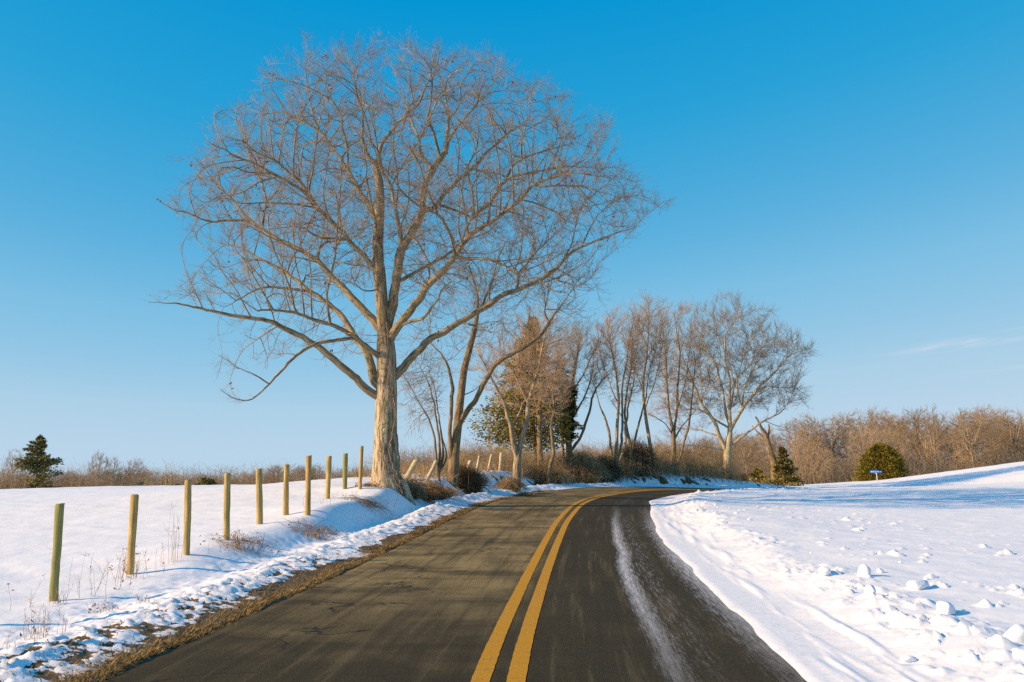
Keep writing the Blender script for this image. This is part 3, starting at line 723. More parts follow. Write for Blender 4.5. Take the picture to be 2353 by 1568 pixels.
# dead leaf clusters still hanging on the oak
def leaf_clusters(name, root, P, r, n, k, size, spread, m, seed):
    g = np.random.default_rng(seed); ids = np.nonzero((r < .012))[0]; ids = g.choice(ids, n)
    c = np.repeat(P[ids], k, 0)+g.normal(0, spread, (n*k, 3)); a = nrm(g.normal(0, 1, (n*k, 3))); b = nrm(np.cross(a, g.normal(0, 1, (n*k, 3)))); s = size*g.uniform(.6, 1.4, (n*k, 1))
    V = np.stack([c-a*s, c+b*s*.5, c+a*s, c-b*s*.5], 1).reshape(-1, 3); F = np.arange(n*k*4).reshape(-1, 4)
    o = link(name, mesh_np(name, V, F, False, V), root, m); tag(o, kind='stuff'); return o
leaf_clusters('dead_leaves', oak_root, P_, r_, 120, 6, .05, .10, M['leafdead'], 5)
# vines climbing the oak trunk
def surf_vine(pts, r0, r1, d, root, name='vine', wob=.02):
    P3 = np.array([at_d(x, y, d+o) for x, y, o in pts])-np.array(root.location)
    t = np.linspace(0, len(P3)-1, len(P3)*7); Q = np.stack([np.interp(t, np.arange(len(P3)), P3[:, i]) for i in range(3)], 1)
    for _ in range(3): Q[1:-1] = .25*Q[:-2]+.5*Q[1:-1]+.25*Q[2:]
    Q[1:-1] += rng.normal(0, wob, Q[1:-1].shape)
    G = Geo(); strips(G, Q[None], np.linspace(r0, r1, len(Q))[None], 5); link(name, G.mesh(name), root, M['vine'])
surf_vine([(925, 1140, -.45), (916, 1100, -.40), (900, 1060, -.42), (895, 1030, -.40), (905, 980, -.36), (909, 930, -.30), (896, 900, -.35), (886, 870, -.36)], .03, .018, D0, oak_root)
surf_vine([(925, 1135, -.5), (903, 1090, -.42), (888, 1080, -.45), (874, 1030, -.4), (870, 970, -.36), (880, 920, -.36)], .022, .01, D0, oak_root)
surf_vine([(930, 1145, -.4), (915, 1060, -.2), (912, 1000, -.15), (908, 960, -.2), (897, 850, -.3), (893, 800, -.28), (890, 740, -.3)], .028, .012, D0, oak_root)

# ---- roadside row behind the oak
build_tree('forked_tree', 'dark leaning tree with two forking trunks and vines, right of the huge oak', (1040, 1100), 40, [
    ([(1040, 1102), (1043, 1060), (1046, 1030), (1051, 985), (1055, 940), (1060, 900), (1066, 850), (1078, 805), (1090, 760), (1097, 720), (1099, 690), (1090, 650), (1078, 610)], [.3, .25, .22, .21, .20, .18, .17, .15, .13, .10, .07, .05, .03], (0, .5)),
    ([(1053, 975), (1072, 950), (1090, 925), (1112, 880), (1137, 840), (1180, 811), (1230, 785), (1256, 752), (1272, 725), (1300, 690), (1330, 640)], [.15, .13, .12, .11, .10, .08, .06, .03, .015], (0, -1.2)),
    ([(1041, 1080), (1034, 1040), (1036, 985), (1040, 930), (1041, 885), (1033, 850), (1018, 820), (1000, 800)], [.11, .10, .09, .08, .05, .02], (0, -.7)),
    ([(1096, 730), (1115, 690), (1133, 640), (1145, 590), (1160, 555)], [.07, .05, .02], (0, .8)),
    ([(1262, 745), (1250, 720), (1256, 690), (1262, 660)], [.04, .015], (0, .6)),
    ([(1058, 905), (1080, 905), (1110, 880)], [.03, .012], 0)],
    (1080., [(930, 850), (930, 760), (970, 680), (1010, 610), (1070, 560), (1160, 530), (1280, 570), (1390, 640), (1360, 740), (1280, 800), (1200, 820), (1150, 880), (1100, 900), (1040, 790), (1000, 870), (960, 860)]),
    700, 'brownbark', 'twig', (1.2, .55, 2.), tw_rad=.0042, tip=.006, rs=.85, infl=2.6, kill=.42, seed=11, up=.0)
build_tree('thin_tree', 'clump of thin drooping stems leaning left from beside the forked tree', (1012, 1096), 38.5, [
    ([(1012, 1098), (1002, 1050), (999, 1005), (985, 960), (962, 925), (945, 890), (925, 860)], [.08, .07, .06, .045, .03, .02, .01], (0, -.5)),
    ([(1014, 1098), (1012, 1040), (1006, 980), (998, 930), (985, 880), (965, 840), (945, 815)], [.085, .07, .055, .04, .02, .01], (0, .3)),
    ([(1016, 1090), (1022, 1040), (1012, 990), (1006, 940), (1000, 890), (985, 850)], [.07, .05, .03, .012], (0, .8)),
    ([(1028, 1090), (1030, 1050), (1018, 1010), (1008, 960)], [.06, .04, .025], (0, .2))],
    (985., [(925, 950), (918, 880), (950, 810), (1000, 800), (1030, 850), (1020, 920), (985, 960), (940, 1000)]), 716, 'brownbark', 'twig', (1.9, .6, 2.2), tw_rad=.0055, tip=.007, rs=.70, seed=12, up=-.25, droop=.5, kill=.3)
build_tree('pale_tree', 'pale barked tree with V-shaped trunk in front of the olive evergreen', (1185, 1104), 45, [
    ([(1187, 1106), (1188, 1070), (1190, 1045), (1198, 1010), (1210, 975), (1214, 930), (1226, 885), (1238, 850), (1244, 810), (1254, 765), (1258, 738)], [.32, .26, .22, .16, .15, .14, .12, .10, .08, .05, .03], (0, .4)),
    ([(1188, 1060), (1182, 1030), (1176, 990), (1172, 970), (1160, 930), (1140, 890), (1120, 850), (1100, 815)], [.18, .16, .14, .10, .07, .03], (0, -.8)),
    ([(1178, 985), (1190, 965), (1200, 930), (1215, 900)], [.08, .07, .04], (0, .6)),
    ([(1213, 930), (1196, 890), (1182, 862), (1165, 838), (1150, 815)], [.07, .05, .02], (0, .8)),
    ([(1226, 888), (1222, 850), (1215, 810), (1220, 770)], [.05, .02], (0, -.6))],
    (1205., [(1085, 880), (1095, 800), (1150, 760), (1200, 720), (1260, 690), (1330, 740), (1340, 820), (1300, 900), (1220, 930), (1120, 930)]), 1537, 'pale', 'twig2', (1.9, .6, 2.2), tw_rad=.0055, tip=.007, rs=.70, seed=13, kill=.42)
build_tree('straight_tree', 'straight brown trunk wrapped in twigs between the pale tree and the ivy-covered tree', (1243, 1106), 54, [
    ([(1244, 1110), (1242, 1060), (1240, 1000), (1240, 940), (1244, 880), (1250, 820), (1262, 780)], [.27, .24, .21, .19, .15, .10, .05], (0, .3)),
    ([(1241, 960), (1225, 900), (1210, 860), (1190, 830)], [.08, .05, .02], (0, -1)),
    ([(1242, 930), (1262, 890), (1280, 850), (1290, 800)], [.08, .05, .02], (0, -1))],
    (1245., [(1170, 900), (1180, 800), (1230, 740), (1290, 740), (1330, 800), (1320, 900), (1260, 960)]), 1537, 'brownbark', 'twig2', (1.9, .6, 2.2), tw_rad=.0055, tip=.007, rs=.70, seed=14, kill=.42)
build_tree('twisted_tree', 'slender twisting trunk just right of the straight brown trunk', (1262, 1106), 52, [
    ([(1258, 1108), (1264, 1070), (1273, 1040), (1268, 1005), (1266, 975), (1274, 940), (1270, 900), (1276, 860), (1284, 820)], [.18, .15, .13, .11, .10, .09, .07, .05, .03], (0, .3)),
    ([(1270, 950), (1250, 920), (1235, 880)], [.05, .02], (0, -.5))],
    (1275., [(1220, 960), (1225, 860), (1265, 790), (1310, 800), (1320, 900), (1300, 960)]), 887, 'brownbark', 'twig2', (1.9, .6, 2.2), tw_rad=.0055, tip=.007, rs=.70, seed=15, kill=.4)
ivy_root, ivd = build_tree('ivy_tree', 'dark tree sleeved in green ivy in the middle of the row', (1312, 1106), 58, [
    ([(1312, 1110), (1310, 1060), (1306, 1010), (1304, 970), (1308, 920), (1316, 870), (1326, 820), (1330, 775)], [.32, .28, .25, .24, .20, .16, .10, .05], (0, .3)),
    ([(1312, 1040), (1335, 1005), (1348, 965), (1358, 930), (1370, 895), (1388, 870), (1402, 855)], [.13, .11, .09, .06, .02], (0, -1)),
    ([(1308, 975), (1335, 930), (1352, 895), (1360, 860), (1366, 820)], [.09, .06, .02], (0, .8)),
    ([(1310, 910), (1335, 870), (1355, 830), (1375, 790)], [.08, .05, .02], (0, .4)),
    ([(1308, 930), (1290, 880), (1282, 830)], [.07, .03], (0, .6))],
    (1325., [(1265, 900), (1275, 790), (1320, 735), (1390, 745), (1415, 820), (1400, 880), (1350, 930)]), 1877, 'brownbark', 'twig', (1.9, .6, 2.2), tw_rad=.0055, tip=.007, rs=.70, seed=16, kill=.42)
build_tree('slender_tree', 'cluster of slender pale stems crowned with brown twigs right of the ivy-covered tree', (1412, 1099), 60, [
    ([(1414, 1102), (1416, 1040), (1418, 980), (1422, 920), (1416, 860), (1405, 800), (1395, 760)], [.2, .16, .14, .12, .09, .05, .03], (0, .3)),
    ([(1406, 1100), (1405, 1040), (1400, 990), (1386, 955), (1375, 920), (1368, 880)], [.13, .12, .10, .05, .02], (0, -.6)),
    ([(1424, 1098), (1428, 1020), (1430, 950), (1430, 880), (1442, 820), (1450, 770)], [.13, .10, .07, .03], (0, .6)),
    ([(1420, 930), (1400, 880), (1385, 830), (1375, 790)], [.06, .02], (0, 1)), ([(1434, 1098), (1438, 1010), (1440, 940), (1456, 880), (1462, 820)], [.11, .08, .03], (0, -1))],
    (1415., [(1360, 900), (1350, 790), (1385, 720), (1450, 690), (1490, 760), (1485, 880), (1440, 940)]), 2562, 'pale', 'twig2', (1.9, .6, 2.2), tw_rad=.0055, tip=.007, rs=.70, seed=17, kill=.42)
build_tree('crooked_tree', 'crooked bare tree with two raised forks just left of the leaning trunk', (1450, 1097), 61, [
    ([(1451, 1100), (1450, 1060), (1449, 1025), (1441, 990), (1435, 950), (1440, 900), (1450, 850), (1452, 790)], [.2, .17, .15, .12, .10, .08, .05, .02], (0, .3)),
    ([(1450, 1040), (1462, 1000), (1472, 960), (1482, 920), (1490, 870), (1500, 820)], [.12, .09, .06, .02], (0, .5)),
    ([(1441, 990), (1425, 950), (1405, 920)], [.05, .02], (0, -.7))],
    (1460., [(1420, 920), (1425, 760), (1480, 690), (1530, 730), (1530, 850), (1500, 930)]), 1708, 'brownbark', 'twig2', (1.9, .6, 2.2), tw_rad=.0055, tip=.007, rs=.70, seed=18, kill=.42)
build_tree('leaning_tree', 'tall pale trunk leaning left above the brush beside the vine arch', (1502, 1092), 62, [
    ([(1504, 1095), (1498, 1050), (1492, 1010), (1484, 960), (1478, 915), (1478, 870), (1486, 820), (1490, 770), (1492, 720), (1488, 690)], [.2, .17, .16, .15, .13, .11, .08, .05, .03, .015], (0, .3)),
    ([(1479, 900), (1460, 850), (1450, 800)], [.06, .02], (0, .8)), ([(1482, 940), (1500, 890), (1515, 840), (1522, 790)], [.06, .02], (0, -.8)),
    ([(1486, 830), (1505, 790), (1512, 745)], [.05, .02], (0, .8))],
    (1487., [(1440, 870), (1445, 730), (1480, 672), (1530, 690), (1555, 760), (1545, 850), (1510, 910)]), 2219, 'pale', 'twig2', (1.9, .6, 2.2), tw_rad=.0055, tip=.007, rs=.70, seed=19, kill=.42)
build_tree('many_stemmed_tree', 'tree splitting into several dark upright stems just left of the far oak', (1549, 1090), 64, [
    ([(1549, 1094), (1548, 1050), (1548, 1015), (1545, 985), (1537, 940), (1532, 880), (1530, 820), (1524, 770), (1520, 730)], [.26, .22, .21, .15, .11, .09, .06, .04, .02], (0, .3)),
    ([(1550, 1020), (1552, 980), (1556, 930), (1560, 870), (1562, 810), (1556, 760), (1550, 720)], [.14, .10, .08, .05, .02], (0, .8)),
    ([(1550, 1085), (1560, 1055), (1571, 1025), (1580, 985), (1588, 930), (1594, 880), (1598, 830)], [.12, .11, .10, .08, .04], (0, -.8)),
    ([(1550, 1010), (1564, 985), (1578, 965), (1600, 940)], [.08, .03], (0, .4)), ([(1546, 1000), (1530, 975), (1510, 960), (1490, 950)], [.06, .02], (0, -.8)),
    ([(1556, 940), (1575, 880), (1582, 820), (1590, 770)], [.06, .02], (0, .4))],
    (1552., [(1490, 960), (1500, 780), (1530, 700), (1600, 705), (1625, 780), (1610, 900), (1575, 960)]), 2562, 'brownbark', 'twig2', (1.9, .6, 2.2), tw_rad=.0055, tip=.007, rs=.70, seed=20, kill=.42)
fo = [([(680, 1500), (678, 1440), (675, 1350), (673, 1270), (680, 1200), (692, 1130), (692, 1060), (690, 950), (690, 800), (690, 690), (672, 620), (655, 560), (650, 450), (660, 360), (700, 285), (770, 190), (760, 100)], [.62, .46, .41, .40, .34, .26, .22, .15, .12, .11, .10, .09, .07, .06, .045, .03, .015], (0, .3)),
    ([(660, 1280), (640, 1200), (610, 1120), (560, 1010), (480, 900), (420, 760), (370, 620), (320, 520), (270, 420)], [.26, .22, .2, .17, .15, .12, .09, .06, .03], (0, -1)),
    ([(690, 1060), (660, 950), (640, 800), (600, 650), (560, 550), (500, 430), (460, 350), (390, 260)], [.15, .13, .11, .09, .07, .05, .02], (0, 1)),
    ([(700, 1100), (730, 1030), (765, 970), (820, 890), (890, 790), (980, 700), (1060, 610), (1130, 540), (1220, 490), (1320, 470)], [.2, .18, .16, .13, .10, .07, .05, .015], (0, -.6)),
    ([(785, 930), (800, 780), (850, 660), (900, 560), (960, 500), (1040, 500)], [.10, .08, .05, .02], (0, 1.2)),
    ([(780, 920), (740, 780), (750, 690), (830, 610), (900, 520)], [.09, .07, .02], (0, -1)),
    ([(895, 790), (980, 750), (1080, 770), (1220, 770)], [.06, .04, .012], (0, .6)),
    ([(700, 1230), (740, 1180), (800, 1130), (900, 1060), (1000, 1000), (1110, 940), (1125, 905)], [.13, .12, .10, .08, .05, .03], (0, -1)),
    ([(960, 1030), (1080, 1070), (1150, 1080)], [.04, .015], (0, .5)),
    ([(650, 1250), (560, 1235), (460, 1210), (380, 1212), (300, 1200), (200, 1222), (110, 1250)], [.09, .07, .05, .015], (0, -1)),
    ([(620, 1140), (520, 1110), (440, 1090), (360, 1080), (300, 1080)], [.075, .06, .02], (0, 1)),
    ([(680, 1085), (560, 1000), (500, 950), (430, 930), (330, 940)], [.11, .09, .06, .03], (0, -1)),
    ([(690, 800), (740, 700), (790, 560), (830, 440)], [.05, .02], (0, 1)), ([(600, 650), (620, 520), (600, 400), (580, 300)], [.05, .02], (0, -1)),
    ([(690, 960), (715, 850), (720, 740), (700, 620)], [.09, .05], (0, .8)), ([(480, 900), (470, 740), (455, 600), (470, 480)], [.07, .03], (0, -.8))]
build_tree('far_oak_tree', 'broad bare oak with short thick sunlit trunk at the bend, farthest of the roadside trees', (1674, 1105), 68, [(zoomE(a), b_, c_) for a, b_, c_ in fo],
    (1675., zoomE([(130, 1230), (160, 950), (190, 560), (330, 300), (520, 100), (640, 40), (790, 40), (900, 170), (1060, 250), (1200, 360), (1330, 430), (1300, 600), (1250, 720), (1330, 860), (1230, 930), (1000, 900), (850, 960), (700, 930), (430, 1150), (300, 1120)])),
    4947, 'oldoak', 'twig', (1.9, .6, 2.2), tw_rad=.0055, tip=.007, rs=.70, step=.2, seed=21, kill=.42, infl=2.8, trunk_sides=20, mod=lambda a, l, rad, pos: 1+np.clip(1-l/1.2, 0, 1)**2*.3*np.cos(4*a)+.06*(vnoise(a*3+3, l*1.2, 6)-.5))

# ------------------------------------------------------------------ conifers
def leaf_quads(G, c, d, size, g):
    n = len(c); s = size*g.uniform(.6, 1.4, (n, 1)); w = nrm(np.cross(d, g.normal(0, 1, (n, 3))))
    V = np.stack([c-w*s*.28, c+d*s*.6-w*s*.22, c+d*s*1.2, c+d*s*.6+w*s*.22, c+w*s*.28], 1).reshape(-1, 3)
    F = np.arange(n*5).reshape(-1, 5); G.add(V, F)
def conifer(name, label, x, y, H, prof, n, size, m, group=None, cx=0., z0=.0, seed=1, droop=.25, trunk_r=.12, scr=1., lump=.35, trunkm='brownbark', cat='evergreen'):
    g = np.random.default_rng(seed); bz = gz(x, y); root = empty(name, (x, y, bz)); tag(root, label, cat, group)
    G = Geo(); zz = np.linspace(-.2, H*.93, 9); P = np.stack([.06*np.sin(zz*1.3), .05*np.cos(zz*1.7), zz], 1); strips(G, P[None], np.linspace(trunk_r, .02, 9)[None], 8)
    link('trunk', G.mesh('trunk'), root, M[trunkm])
    nb = max(30, n//70); G = Geo(); GB = Geo()
    bzs = z0+(H-z0)*np.sort(g.random(nb)**.85); ang = g.random(nb)*2*math.pi
    pr = np.interp(bzs/H, [p[0] for p in prof], [p[1] for p in prof])*g.uniform(1-lump, 1+lump*.35, nb)
    lx = np.cos(ang)+cx*.5; dirs = np.stack([lx, np.sin(ang)], 1); dirs = dirs/np.linalg.norm(dirs, axis=1, keepdims=True)
    pr = pr*(1+cx*np.cos(ang))
    wt = pr+.15; per = (n*wt/wt.sum()).astype(int)+3
    for b in range(nb):
        k = per[b]; t = g.random(k)**.62; up = .28*(1-bzs[b]/H)
        rr = pr[b]*t
        base = np.stack([dirs[b, 0]*rr, dirs[b, 1]*rr, bzs[b]+rr*(.35-droop)-droop*.35*rr*t+0*t], 1)
        sp = (.09+.20*(1-t))*max(pr[b], .3)*scr
        base += g.normal(0, 1, (k, 3))*sp[:, None]*np.array([1, 1, .5])
        dd = nrm(np.stack([dirs[b, 0]+g.normal(0, .6, k), dirs[b, 1]+g.normal(0, .6, k), .15-droop*.3+g.normal(0, .45, k)], 1))
        leaf_quads(G, base, dd, size, g)
        q = np.linspace(0, 1, 4)*pr[b]*.85
        strips(GB, np.stack([dirs[b, 0]*q, dirs[b, 1]*q, bzs[b]+q*(.35-droop)-droop*.3*q*np.linspace(0, 1, 4)], 1)[None], np.linspace(.02, .005, 4)[None], 3)
    link('branches', GB.mesh('branches'), root, M['twig2'])
    o = link('foliage', G.mesh('foliage', False), root, m); return root
p = at_d(1228, 1100, 56)
conifer('cedar_tree', 'tall olive green cedar half hidden behind bare branches in the roadside row', p[0], p[1], 9.3, [(0, 1.6), (.22, 2.7), (.4, 2.6), (.6, 1.7), (.8, .9), (1, .12)], 30000, .11, M['cedar'], z0=1.9, seed=4, cx=-.25, droop=.3)
# ivy sleeve on the ivy tree
Pv, parv, rv, labv = ivd
g = np.random.default_rng(8); sel = np.nonzero((labv >= 0) & (Pv[:, 2] > 2.6) & (Pv[:, 2] < 5.6) & ((labv == 0) | (labv == 4)))[0]
ids = g.choice(sel, 4200); G = Geo(); dv = nrm(g.normal(0, 1, (4200, 3)))
leaf_quads(G, Pv[ids]+dv*(rv[ids, None]+np.abs(g.normal(0, .16, (4200, 1)))), nrm(dv+g.normal(0, .7, (4200, 3))), .12, g)
link('ivy', G.mesh('ivy', False), ivy_root, M['ivy'])
# thin leafy mass that tangles behind, belongs to a dark juniper right of it
p = at_d(1292, 1100, 60)
conifer('juniper_tree', 'narrow dark juniper tangled behind the ivy-covered tree', p[0], p[1], 7.2, [(0, 1.0), (.4, 1.2), (.8, .8), (1, .2)], 3500, .14, M['cedar_far'], z0=2., seed=14)
# round evergreen near the street sign
p = at_d(2027, 1100, 95)
conifer('round_evergreen', 'dense round golden green evergreen behind the blue street sign', p[0], p[1], 3.3, [(0, 2.2), (.25, 2.2), (.5, 1.95), (.75, 1.55), (.92, .9), (1, .4)], 34000, .12, M['golden'], seed=5, droop=.33, lump=.1, z0=.05)
# small dark juniper + shrubs by the snag
p = at_d(1800, 1112, 77)
conifer('juniper_shrub', 'dark conical juniper at the foot of the broken snag', p[0], p[1], 2.9, [(0, 1.25), (.3, 1.15), (.7, .5), (1, .1)], 6000, .14, M['cedar_far'], seed=6, z0=.05, cx=.1)
p = at_d(1742, 1112, 79)
conifer('shrubby_evergreen', 'low brownish evergreen shrub left of the broken snag', p[0], p[1], 1.3, [(0, 1.0), (.5, .8), (1, .2)], 1500, .13, M['cedar'], seed=7, z0=.05)
# broken snag
sn_root, _ = build_tree('broken_snag', 'broken dead trunk with splintered top and trailing vines right of the far oak', (1777, 1116), 78, [
    ([(1779, 1120), (1780, 1090), (1779, 1062), (1770, 1040), (1764, 1015), (1758, 995), (1752, 985)], [.34, .3, .28, .26, .24, .16, .1], (0, .2)),
    ([(1758, 1000), (1750, 985), (1744, 970), (1736, 958)], [.14, .06], (0, -.4)), ([(1766, 1010), (1768, 990), (1766, 975)], [.12, .06], (0, .3)),
    ([(1762, 1008), (1748, 1000), (1738, 990), (1728, 978)], [.09, .03], (0, .4))],
    (1765., [(1735, 1060), (1730, 1000), (1745, 975), (1785, 980), (1795, 1040), (1770, 1090)]), 260, 'brownbark', 'twig2', (2., .5, 2), seed=31, droop=.4, up=-.2)
# left-hand cedar and field-edge evergreens
p = at_d(84, 1120, 118)
conifer('cedar_tree', 'tall dark cedar at the far left edge of the snowy field', p[0], p[1], 8., [(0, 2.2), (.2, 2.6), (.45, 2.1), (.7, 1.4), (.9, .6), (1, .1)], 7000, .24, M['cedar_far'], seed=19, droop=.05, lump=.75)
p = at_d(474, 1110, 128)
conifer('field_evergreen', 'wide dark evergreen bush beyond the field behind the third fence post', p[0], p[1], 3.2, [(0, 1.8), (.4, 1.75), (.8, 1.), (1, .2)], 4200, .28, M['cedar_far'], seed=10, droop=0)
p = at_d(407, 1110, 128)
conifer('field_evergreen', 'small pointed evergreen bush left of the third fence post beyond the field', p[0], p[1], 2.5, [(0, 1.0), (.4, .9), (.8, .5), (1, .1)], 1800, .25, M['cedar_far'], seed=11, droop=0)
p = at_d(322, 1110, 132)
conifer('field_evergreen', 'scrubby olive evergreen beyond the field above the second fence post', p[0], p[1], 2.9, [(0, 1.2), (.4, 1.), (.8, .5), (1, .1)], 1300, .25, M['cedar_far'], seed=12, droop=0)
# ------------------------------------------------------------------ far woods
def copy_tree(o, parent=None):
    c = o.copy(); C.objects.link(c); c.parent = parent
    for ch in [k for k in C.objects if k.parent == o]: copy_tree(ch, c)
    return c
def proto(seed, H, W, forks, first=.3, pale=False, dens=(1.7, .9, 2.), natt=800, tw_rad=.012, m='wood'):
    global rng
    old = rng; rng = np.random.default_rng(seed)
    s = Skel(); lean = rng.normal(0, .05*H, 2)
    tp = [(0, 0, -1), (0, 0, 0)]+[(lean[0]*t+rng.normal(0, .12), lean[1]*t+rng.normal(0, .12), H*t*.8) for t in (.2, .4, .6, .8, 1)]
    s.limb(tp, [.02*H, .017*H, .015*H, .012*H, .009*H, .006*H, .003*H], 0, root=True, step=.35)
    for k in range(forks):
        a = rng.uniform(0, 6.28); z0 = H*rng.uniform(first, .62); z1 = min(H*.93, z0+H*rng.uniform(.25, .45)); w = W*rng.uniform(.45, .85)
        b = np.array([lean[0]*z0/(H*.8), lean[1]*z0/(H*.8), z0])
        s.limb([b, b+[w*.45*math.cos(a), w*.45*math.sin(a), (z1-z0)*.35], b+[w*.8*math.cos(a), w*.8*math.sin(a), (z1-z0)*.75], b+[w*math.cos(a), w*math.sin(a), z1-z0]], [.009*H, .007*H, .004*H, .002*H], k+1, step=.3, wob=.03)
    A = []
    while len(A) < natt:
        p = rng.uniform(-1, 1, 3)
        if (p**2).sum() < 1 and rng.random() < .4+.6*np.linalg.norm(p): A.append([p[0]*W, p[1]*W, H*.63+p[2]*H*.37])
    colonize(s, np.array(A), .3, 3.5, .6, 60, up=.3)
    P, par, r, mc, chain, lab = finish(s, .012, 2.3)
    root = empty('woodland_tree'); G = Geo(); skel_tubes(G, P, par, r, mc, chain, lab >= 0, 5); link('trunk', G.mesh('trunk'), root, M['woodtrunk' if not pale else 'pale'])
    G = Geo(); skel_tubes(G, P, par, r, mc, chain, lab < 0, 3); twigs(G, P, par, r, .05, dens[0], dens[1], sub=dens[2], rad=tw_rad, seed=seed, up=.5)
    link('crown', G.mesh('crown'), root, M[m]); rng = old
    return root, H
M['woodtrunk'] = flat_mat('wood_trunk', (.36, .27, .175), .25, 1.)
PR = [proto(41, 12, 3.2, 5), proto(42, 12, 2.6, 4, .2), proto(43, 12, 3.8, 7, .15), proto(44, 12, 3.0, 5, .35, True), proto(45, 12, 2.8, 6, .1)]
used = set()
def put(k, x, y, H, label, group, name='woodland_tree', wx=1.):
    root, h = PR[k]
    if k in used: o = copy_tree(root)
    else: o = root; used.add(k)
    o.name = name
    z = gz(x, y); sc1 = H/h
    o.location = (x, y, z-.1); o.rotation_euler = (0, 0, rng.uniform(0, 6.28)); o.scale = (sc1*wx, sc1*wx, sc1)
    tag(o, label, 'tree', group); return o
def wood_row(x0, x1, d, spacing, tops, label, group, jit=.3, var=.22):
    """tops: skyline (sheet x, sheet y)"""
    n = max(2, int((x1-x0)*K*d/FX/spacing))
    for i in range(n):
        px = x0+(x1-x0)*(i+.5+rng.uniform(-jit, jit))/n; dd = d*(1+rng.uniform(-.025, .025)); p = at_d(px, 1100, dd)
        ty = np.interp(px, [t[0] for t in tops], [t[1] for t in tops]); zt = at_d(px, ty, dd)[2]; zg = gz(p[0], p[1])
        H = max(3., (zt-zg)*(1-abs(rng.normal(0, var))*.8)); put(int(rng.integers(5)), p[0], p[1], H, label, group, wx=rng.uniform(.85, 1.25))
topsR = [(1480, 1040), (1600, 1025), (1700, 1000), (1760, 978), (1830, 950), (1900, 945), (2000, 932), (2070, 945), (2150, 926), (2250, 922), (2353, 945), (2500, 945)]
LR = 'bare brown tree among many in the dense wood beyond the right snow field'; GR = 'bare trees of the wood beyond the right snow field'
for d, sp in ((134, 4.4), (140, 3.9), (147, 3.9), (155, 3.9), (164, 4.4)): wood_row(1690, 2440, d, sp, topsR, LR, GR)
topsM = [(900, 1056), (960, 1044), (1040, 1032), (1120, 1012), (1200, 1020), (1300, 1026), (1400, 1018), (1500, 1014), (1600, 1006), (1720, 985)]
LM = 'bare brown tree in the distant wood seen between the roadside trunks'; GM = 'bare trees of the wood behind the roadside row'
for d, sp in ((178, 5.4), (190, 5.2), (203, 5.2)): wood_row(880, 1730, d, sp, topsM, LM, GM, var=.12)
topsL = [(-100, 1075), (0, 1072), (140, 1088), (160, 1078), (200, 1082), (250, 1074), (320, 1073), (420, 1084), (520, 1086), (590, 1076), (640, 1064), (700, 1066), (800, 1070), (900, 1062)]
LL = 'small hazy bare tree in the far tree line behind the left snow field'; GL = 'bare trees of the far line behind the left snow field'
for d, sp in ((205, 4.2), (222, 4.4), (245, 5.)): wood_row(-60, 900, d, sp, topsL, LL, GL, var=.1)
for px, ty, d, k, lab in ((32, 1030, 117, 3, 'thin bare tree left of the dark cedar at the left edge of the field'), (226, 1036, 124, 0, 'pale thin tree rising above the far line between the first two fence posts'),
                     (262, 1050, 124, 1, 'leaning bare tree just left of the second fence post, beyond the field'), (312, 1052, 126, 2, 'low spreading bare tree just above the second fence post, beyond the field')):
    p = at_d(px, 1100, d); H = at_d(px, ty, d)[2]-gz(p[0], p[1]); put(k, p[0], p[1], H, lab, None, 'bare_tree', .8)
# undergrowth filling the foot of the woods
def thicket(name, label, kind, pts_fn, n, h, m, rad, seed, group=None, lean=.25, sub=2, cat='undergrowth'):
    g = np.random.default_rng(seed); x, y = pts_fn(g, n); z = ground(x, y)-.05
    hh = h*g.uniform(.35, 1.1, n); a = g.uniform(0, 6.28, n); ln = hh*np.abs(g.normal(0, lean, n))
    S = np.stack([x, y, z], 1); dx = np.stack([np.cos(a)*ln, np.sin(a)*ln], 1)
    pts = []
    for t in (0, .3, .65, 1): pts.append(np.stack([x+dx[:, 0]*t**1.6+g.normal(0, .03, n)*h*t, y+dx[:, 1]*t**1.6+g.normal(0, .03, n)*h*t, z+hh*(t-.18*t*t*(ln > hh*.3))], 1))
    Q = np.stack(pts, 1); G = Geo(); strips(G, Q, rad*np.array([1, .8, .6, .3])[None]*g.uniform(.6, 1.5, (n, 1)), 3)
    k = g.poisson(sub, n); j = np.repeat(np.arange(n), k); mm = len(j); w = g.uniform(.6, 2.9, mm); i0 = np.minimum(w.astype(int), 2); f = (w-i0)[:, None]
    S2 = Q[j, i0]*(1-f)+Q[j, i0+1]*f; D = nrm(np.stack([g.normal(0, 1, mm), g.normal(0, 1, mm), g.uniform(-.1, 1.3, mm)], 1)); L2 = hh[j]*g.uniform(.12, .4, mm)
    strips(G, np.stack([S2, S2+D*L2[:, None]*.5, S2+nrm(D+g.normal(0, .3, D.shape))*L2[:, None]], 1), rad*.6*np.array([1, .7, .4])[None]*np.ones((mm, 1)), 3)
    o = link(name, G.mesh(name), None, m)
    if kind: tag(o, label, None, None, kind)
    else: tag(o, label, cat, group)
    return o
def fan(x0, x1, d0, d1):
    def f(g, n):
        px = g.uniform(x0, x1, n); d = g.uniform(d0, d1, n); return (px*K-512)/FX*d, d
    return f
thicket('woodland_undergrowth', 'brown tangled undergrowth at the foot of the right wood', 'stuff', fan(1690, 2450, 130, 158), 12000, 5, M['wood'], .02, 51, sub=3)
thicket('woodland_undergrowth', 'brown undergrowth of the distant middle wood', 'stuff', fan(870, 1730, 172, 205), 15000, 9.5, M['wood'], .03, 52, sub=3)
thicket('woodland_undergrowth', 'brown undergrowth under the far left tree line', 'stuff', fan(-80, 900, 196, 250), 9000, 8., M['wood'], .035, 53, sub=3)
